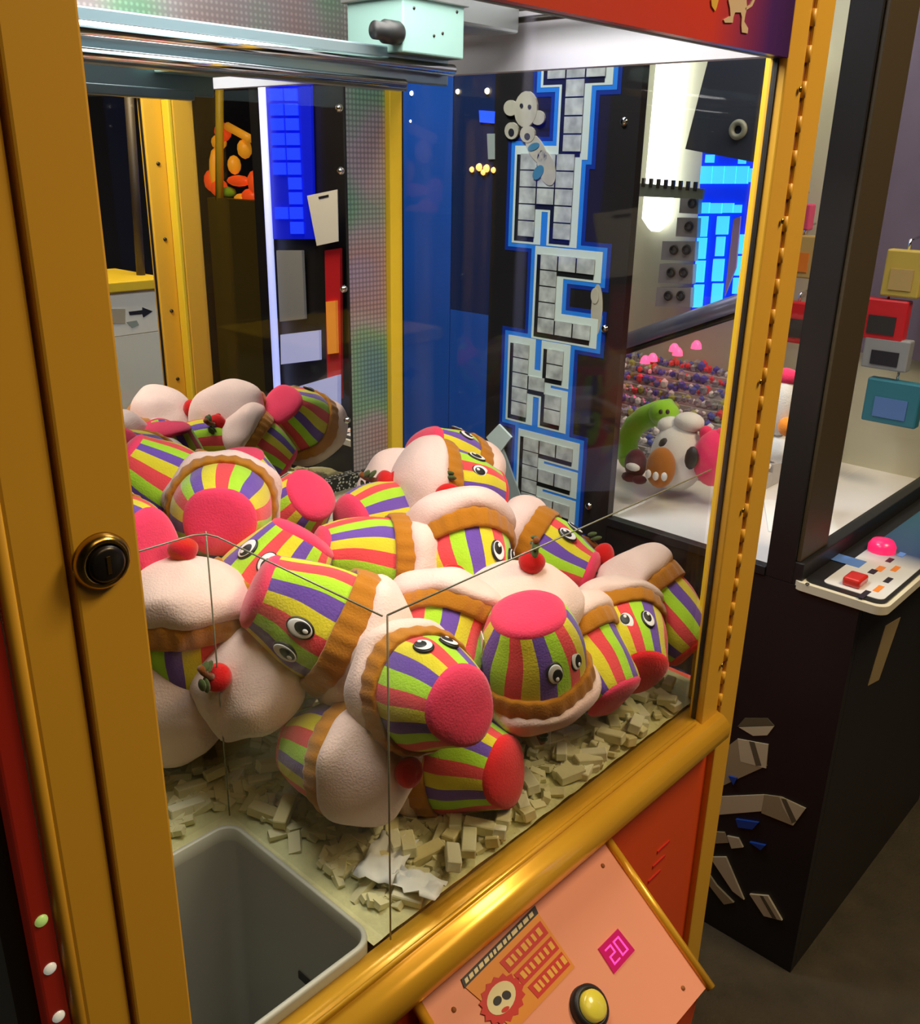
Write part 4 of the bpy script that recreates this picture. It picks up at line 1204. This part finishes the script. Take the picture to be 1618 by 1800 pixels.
# ------------------------------------------------------------------ what the mirror shows: machines across the aisle
def fq(pts, X):                                 # pixels seen in the mirror, on a plane of constant X
    return [flip(onX(a, b, X)) for a, b in pts]
def fy(pts, Y):                                 # pixels seen in the mirror, on a plane of constant depth
    return [flip(onY(a, b, 2 * YB - Y)) for a, b in pts]
LX = 2.40
p0 = flip(onX(530, 640, LX))
led = empty('blue_lit_cabinet', (LX + 0.2, p0.y, FLOOR), 'dark game cabinet with blue light grid and white edge tube in the mirror', 'game machine')
M['led_blue'] = mat('blue_grid_light', (0.01, 0.03, 0.9), 0.4, emit=1.3, emit_color=(0.01, 0.04, 1.0)); M['led_blue2'] = mat('blue_grid_back', (0.005, 0.01, 0.4), 0.4, emit=0.45, emit_color=(0.0, 0.01, 0.9))
M['edge_tube'] = mat('edge_tube_light', (0.7, 0.75, 1), 0.4, emit=1.1, emit_color=(0.45, 0.50, 1.0))
ya, yb = flip(onX(440, 400, LX)).y, flip(onX(640, 400, LX)).y
wpar(box('body', (LX + 0.03, min(ya, yb), FLOOR), (LX + 0.5, max(ya, yb), 1.6), M['cab_black'], None), led)
wpar(tube('edge_tube', fq([(456, 60), (488, 692)], LX), 0.016, M['edge_tube'], None, 10), led)
def lp_(name, px, k, X=LX + 0.02, th=0.012):
    wpar(prism(name, fq(px, X), (-1, 0, 0), th, M[k]), led)
lp_('grid_backing', [(466, 120), (550, 120), (556, 420), (484, 420)], 'led_blue2')
for r_ in range(11):
    for q in range(2):
        x0 = 474 + q * 26 + r_ * 1.2
        y0 = 130 + r_ * 26
        if (r_, q) in ((7, 0), (10, 0), (8, 0)): continue
        lp_('grid_light', [(x0, y0), (x0 + 22, y0), (x0 + 23, y0 + 21), (x0 + 1, y0 + 21)], 'led_blue', LX + 0.006, 0.006)
lp_('hanging_sheet', [(541, 344), (594, 333), (596, 424), (558, 432)], 'paper', LX - 0.02, 0.003)
lp_('sheet_slot', [(560, 346), (578, 342), (578, 346), (561, 350)], 'pr_dark', LX - 0.0235, 0.001)
M['litpanel'] = mat('lit_panel', (0.5, 0.55, 0.9), 0.4, emit=0.45, emit_color=(0.42, 0.46, 0.85))
lp_('lit_panel', [(497, 588), (565, 580), (566, 632), (498, 640)], 'litpanel', LX + 0.01)
lp_('white_tray', [(490, 690), (600, 658), (600, 722), (560, 728)], 'litpanel', LX + 0.0, 0.02)
lp_('red_side', [(575, 440), (602, 436), (604, 700), (580, 690)], 'c_red', LX + 0.012)
M['amber'] = mat('amber_panel', (0.8, 0.3, 0.04), 0.4, emit=0.35, emit_color=(0.9, 0.3, 0.04))
lp_('amber_panel', [(577, 530), (594, 528), (596, 620), (580, 622)], 'amber', LX + 0.0)
lp_('grey_door', [(490, 440), (535, 440), (540, 560), (496, 565)], 'c_grey', LX + 0.016)
# white cabinet with a yellow lid
KY = -0.70
kc = flip(onY(240, 600, 2 * YB - KY))
kio = empty('white_kiosk', (kc.x, KY - 0.15, FLOOR), 'white kiosk with a yellow lid and printed arrows in the mirror', 'kiosk')
q = fy([(188, 515), (290, 515), (290, 700), (188, 700)], KY)
xs = [v.x for v in q]; zt = q[0].z
M['kwhite'] = mat('kiosk_white', (0.80, 0.80, 0.72), 0.5)
wpar(box('body', (min(xs) - 0.15, KY - 0.35, FLOOR), (max(xs), KY, zt), M['kwhite'], None, 0.004), kio)
wpar(box('lid', (min(xs) - 0.16, KY - 0.37, zt + 0.0005), (max(xs) + 0.015, KY + 0.015, zt + 0.035), M['yellow_in'], None, 0.004), kio)
def kd(name, px, k):
    wpar(prism(name, fy(px, KY), (0, 1, 0), 0.002, M[k]), kio)
kd('printed_square', [(192, 543), (220, 543), (220, 569), (192, 569)], 'pr_org')
kd('printed_arrow', [(226, 548), (250, 545), (250, 540), (268, 547), (252, 558), (250, 552), (228, 554)], 'pr_dark')
kd('printed_arrow', [(222, 566), (240, 563), (244, 571), (232, 576)], 'pr_grey')
wpar(tube('pole', fy([(226, 160), (249, 500)], KY - 0.12), 0.016, M['cab_brown'], None, 12), kio)
M['tubepole'] = mat('pole_grey', (0.45, 0.40, 0.30), 0.4)
kio.children[-1].data.materials[0] = M['tubepole']
# amber toy machine further along the aisle
AX = 3.0
c = flip(onX(405, 400, AX))
toy = empty('amber_toy_machine', (AX + 0.3, c.y, FLOOR), 'dark yellow toy machine with glowing red and amber toys in the mirror', 'game machine')
ya, yb = flip(onX(368, 400, AX)).y, flip(onX(462, 400, AX)).y
M['toybody'] = mat('olive_body', (0.10, 0.075, 0.015), 0.5)
zt = flip(onX(405, 350, AX)).z
wpar(box('body', (AX, min(ya, yb), FLOOR), (AX + 0.6, max(ya, yb), zt), M['toybody'], None), toy)
wpar(box('back_panel', (AX + 0.55, min(ya, yb), zt), (AX + 0.6, max(ya, yb), 1.7), M['toybody'], None), toy)
for x in (386, 456):
    wpar(tube('post', fq([(x, 100), (x, 352)], AX + 0.02), 0.022, M['yellow_in'], None, 10), toy)
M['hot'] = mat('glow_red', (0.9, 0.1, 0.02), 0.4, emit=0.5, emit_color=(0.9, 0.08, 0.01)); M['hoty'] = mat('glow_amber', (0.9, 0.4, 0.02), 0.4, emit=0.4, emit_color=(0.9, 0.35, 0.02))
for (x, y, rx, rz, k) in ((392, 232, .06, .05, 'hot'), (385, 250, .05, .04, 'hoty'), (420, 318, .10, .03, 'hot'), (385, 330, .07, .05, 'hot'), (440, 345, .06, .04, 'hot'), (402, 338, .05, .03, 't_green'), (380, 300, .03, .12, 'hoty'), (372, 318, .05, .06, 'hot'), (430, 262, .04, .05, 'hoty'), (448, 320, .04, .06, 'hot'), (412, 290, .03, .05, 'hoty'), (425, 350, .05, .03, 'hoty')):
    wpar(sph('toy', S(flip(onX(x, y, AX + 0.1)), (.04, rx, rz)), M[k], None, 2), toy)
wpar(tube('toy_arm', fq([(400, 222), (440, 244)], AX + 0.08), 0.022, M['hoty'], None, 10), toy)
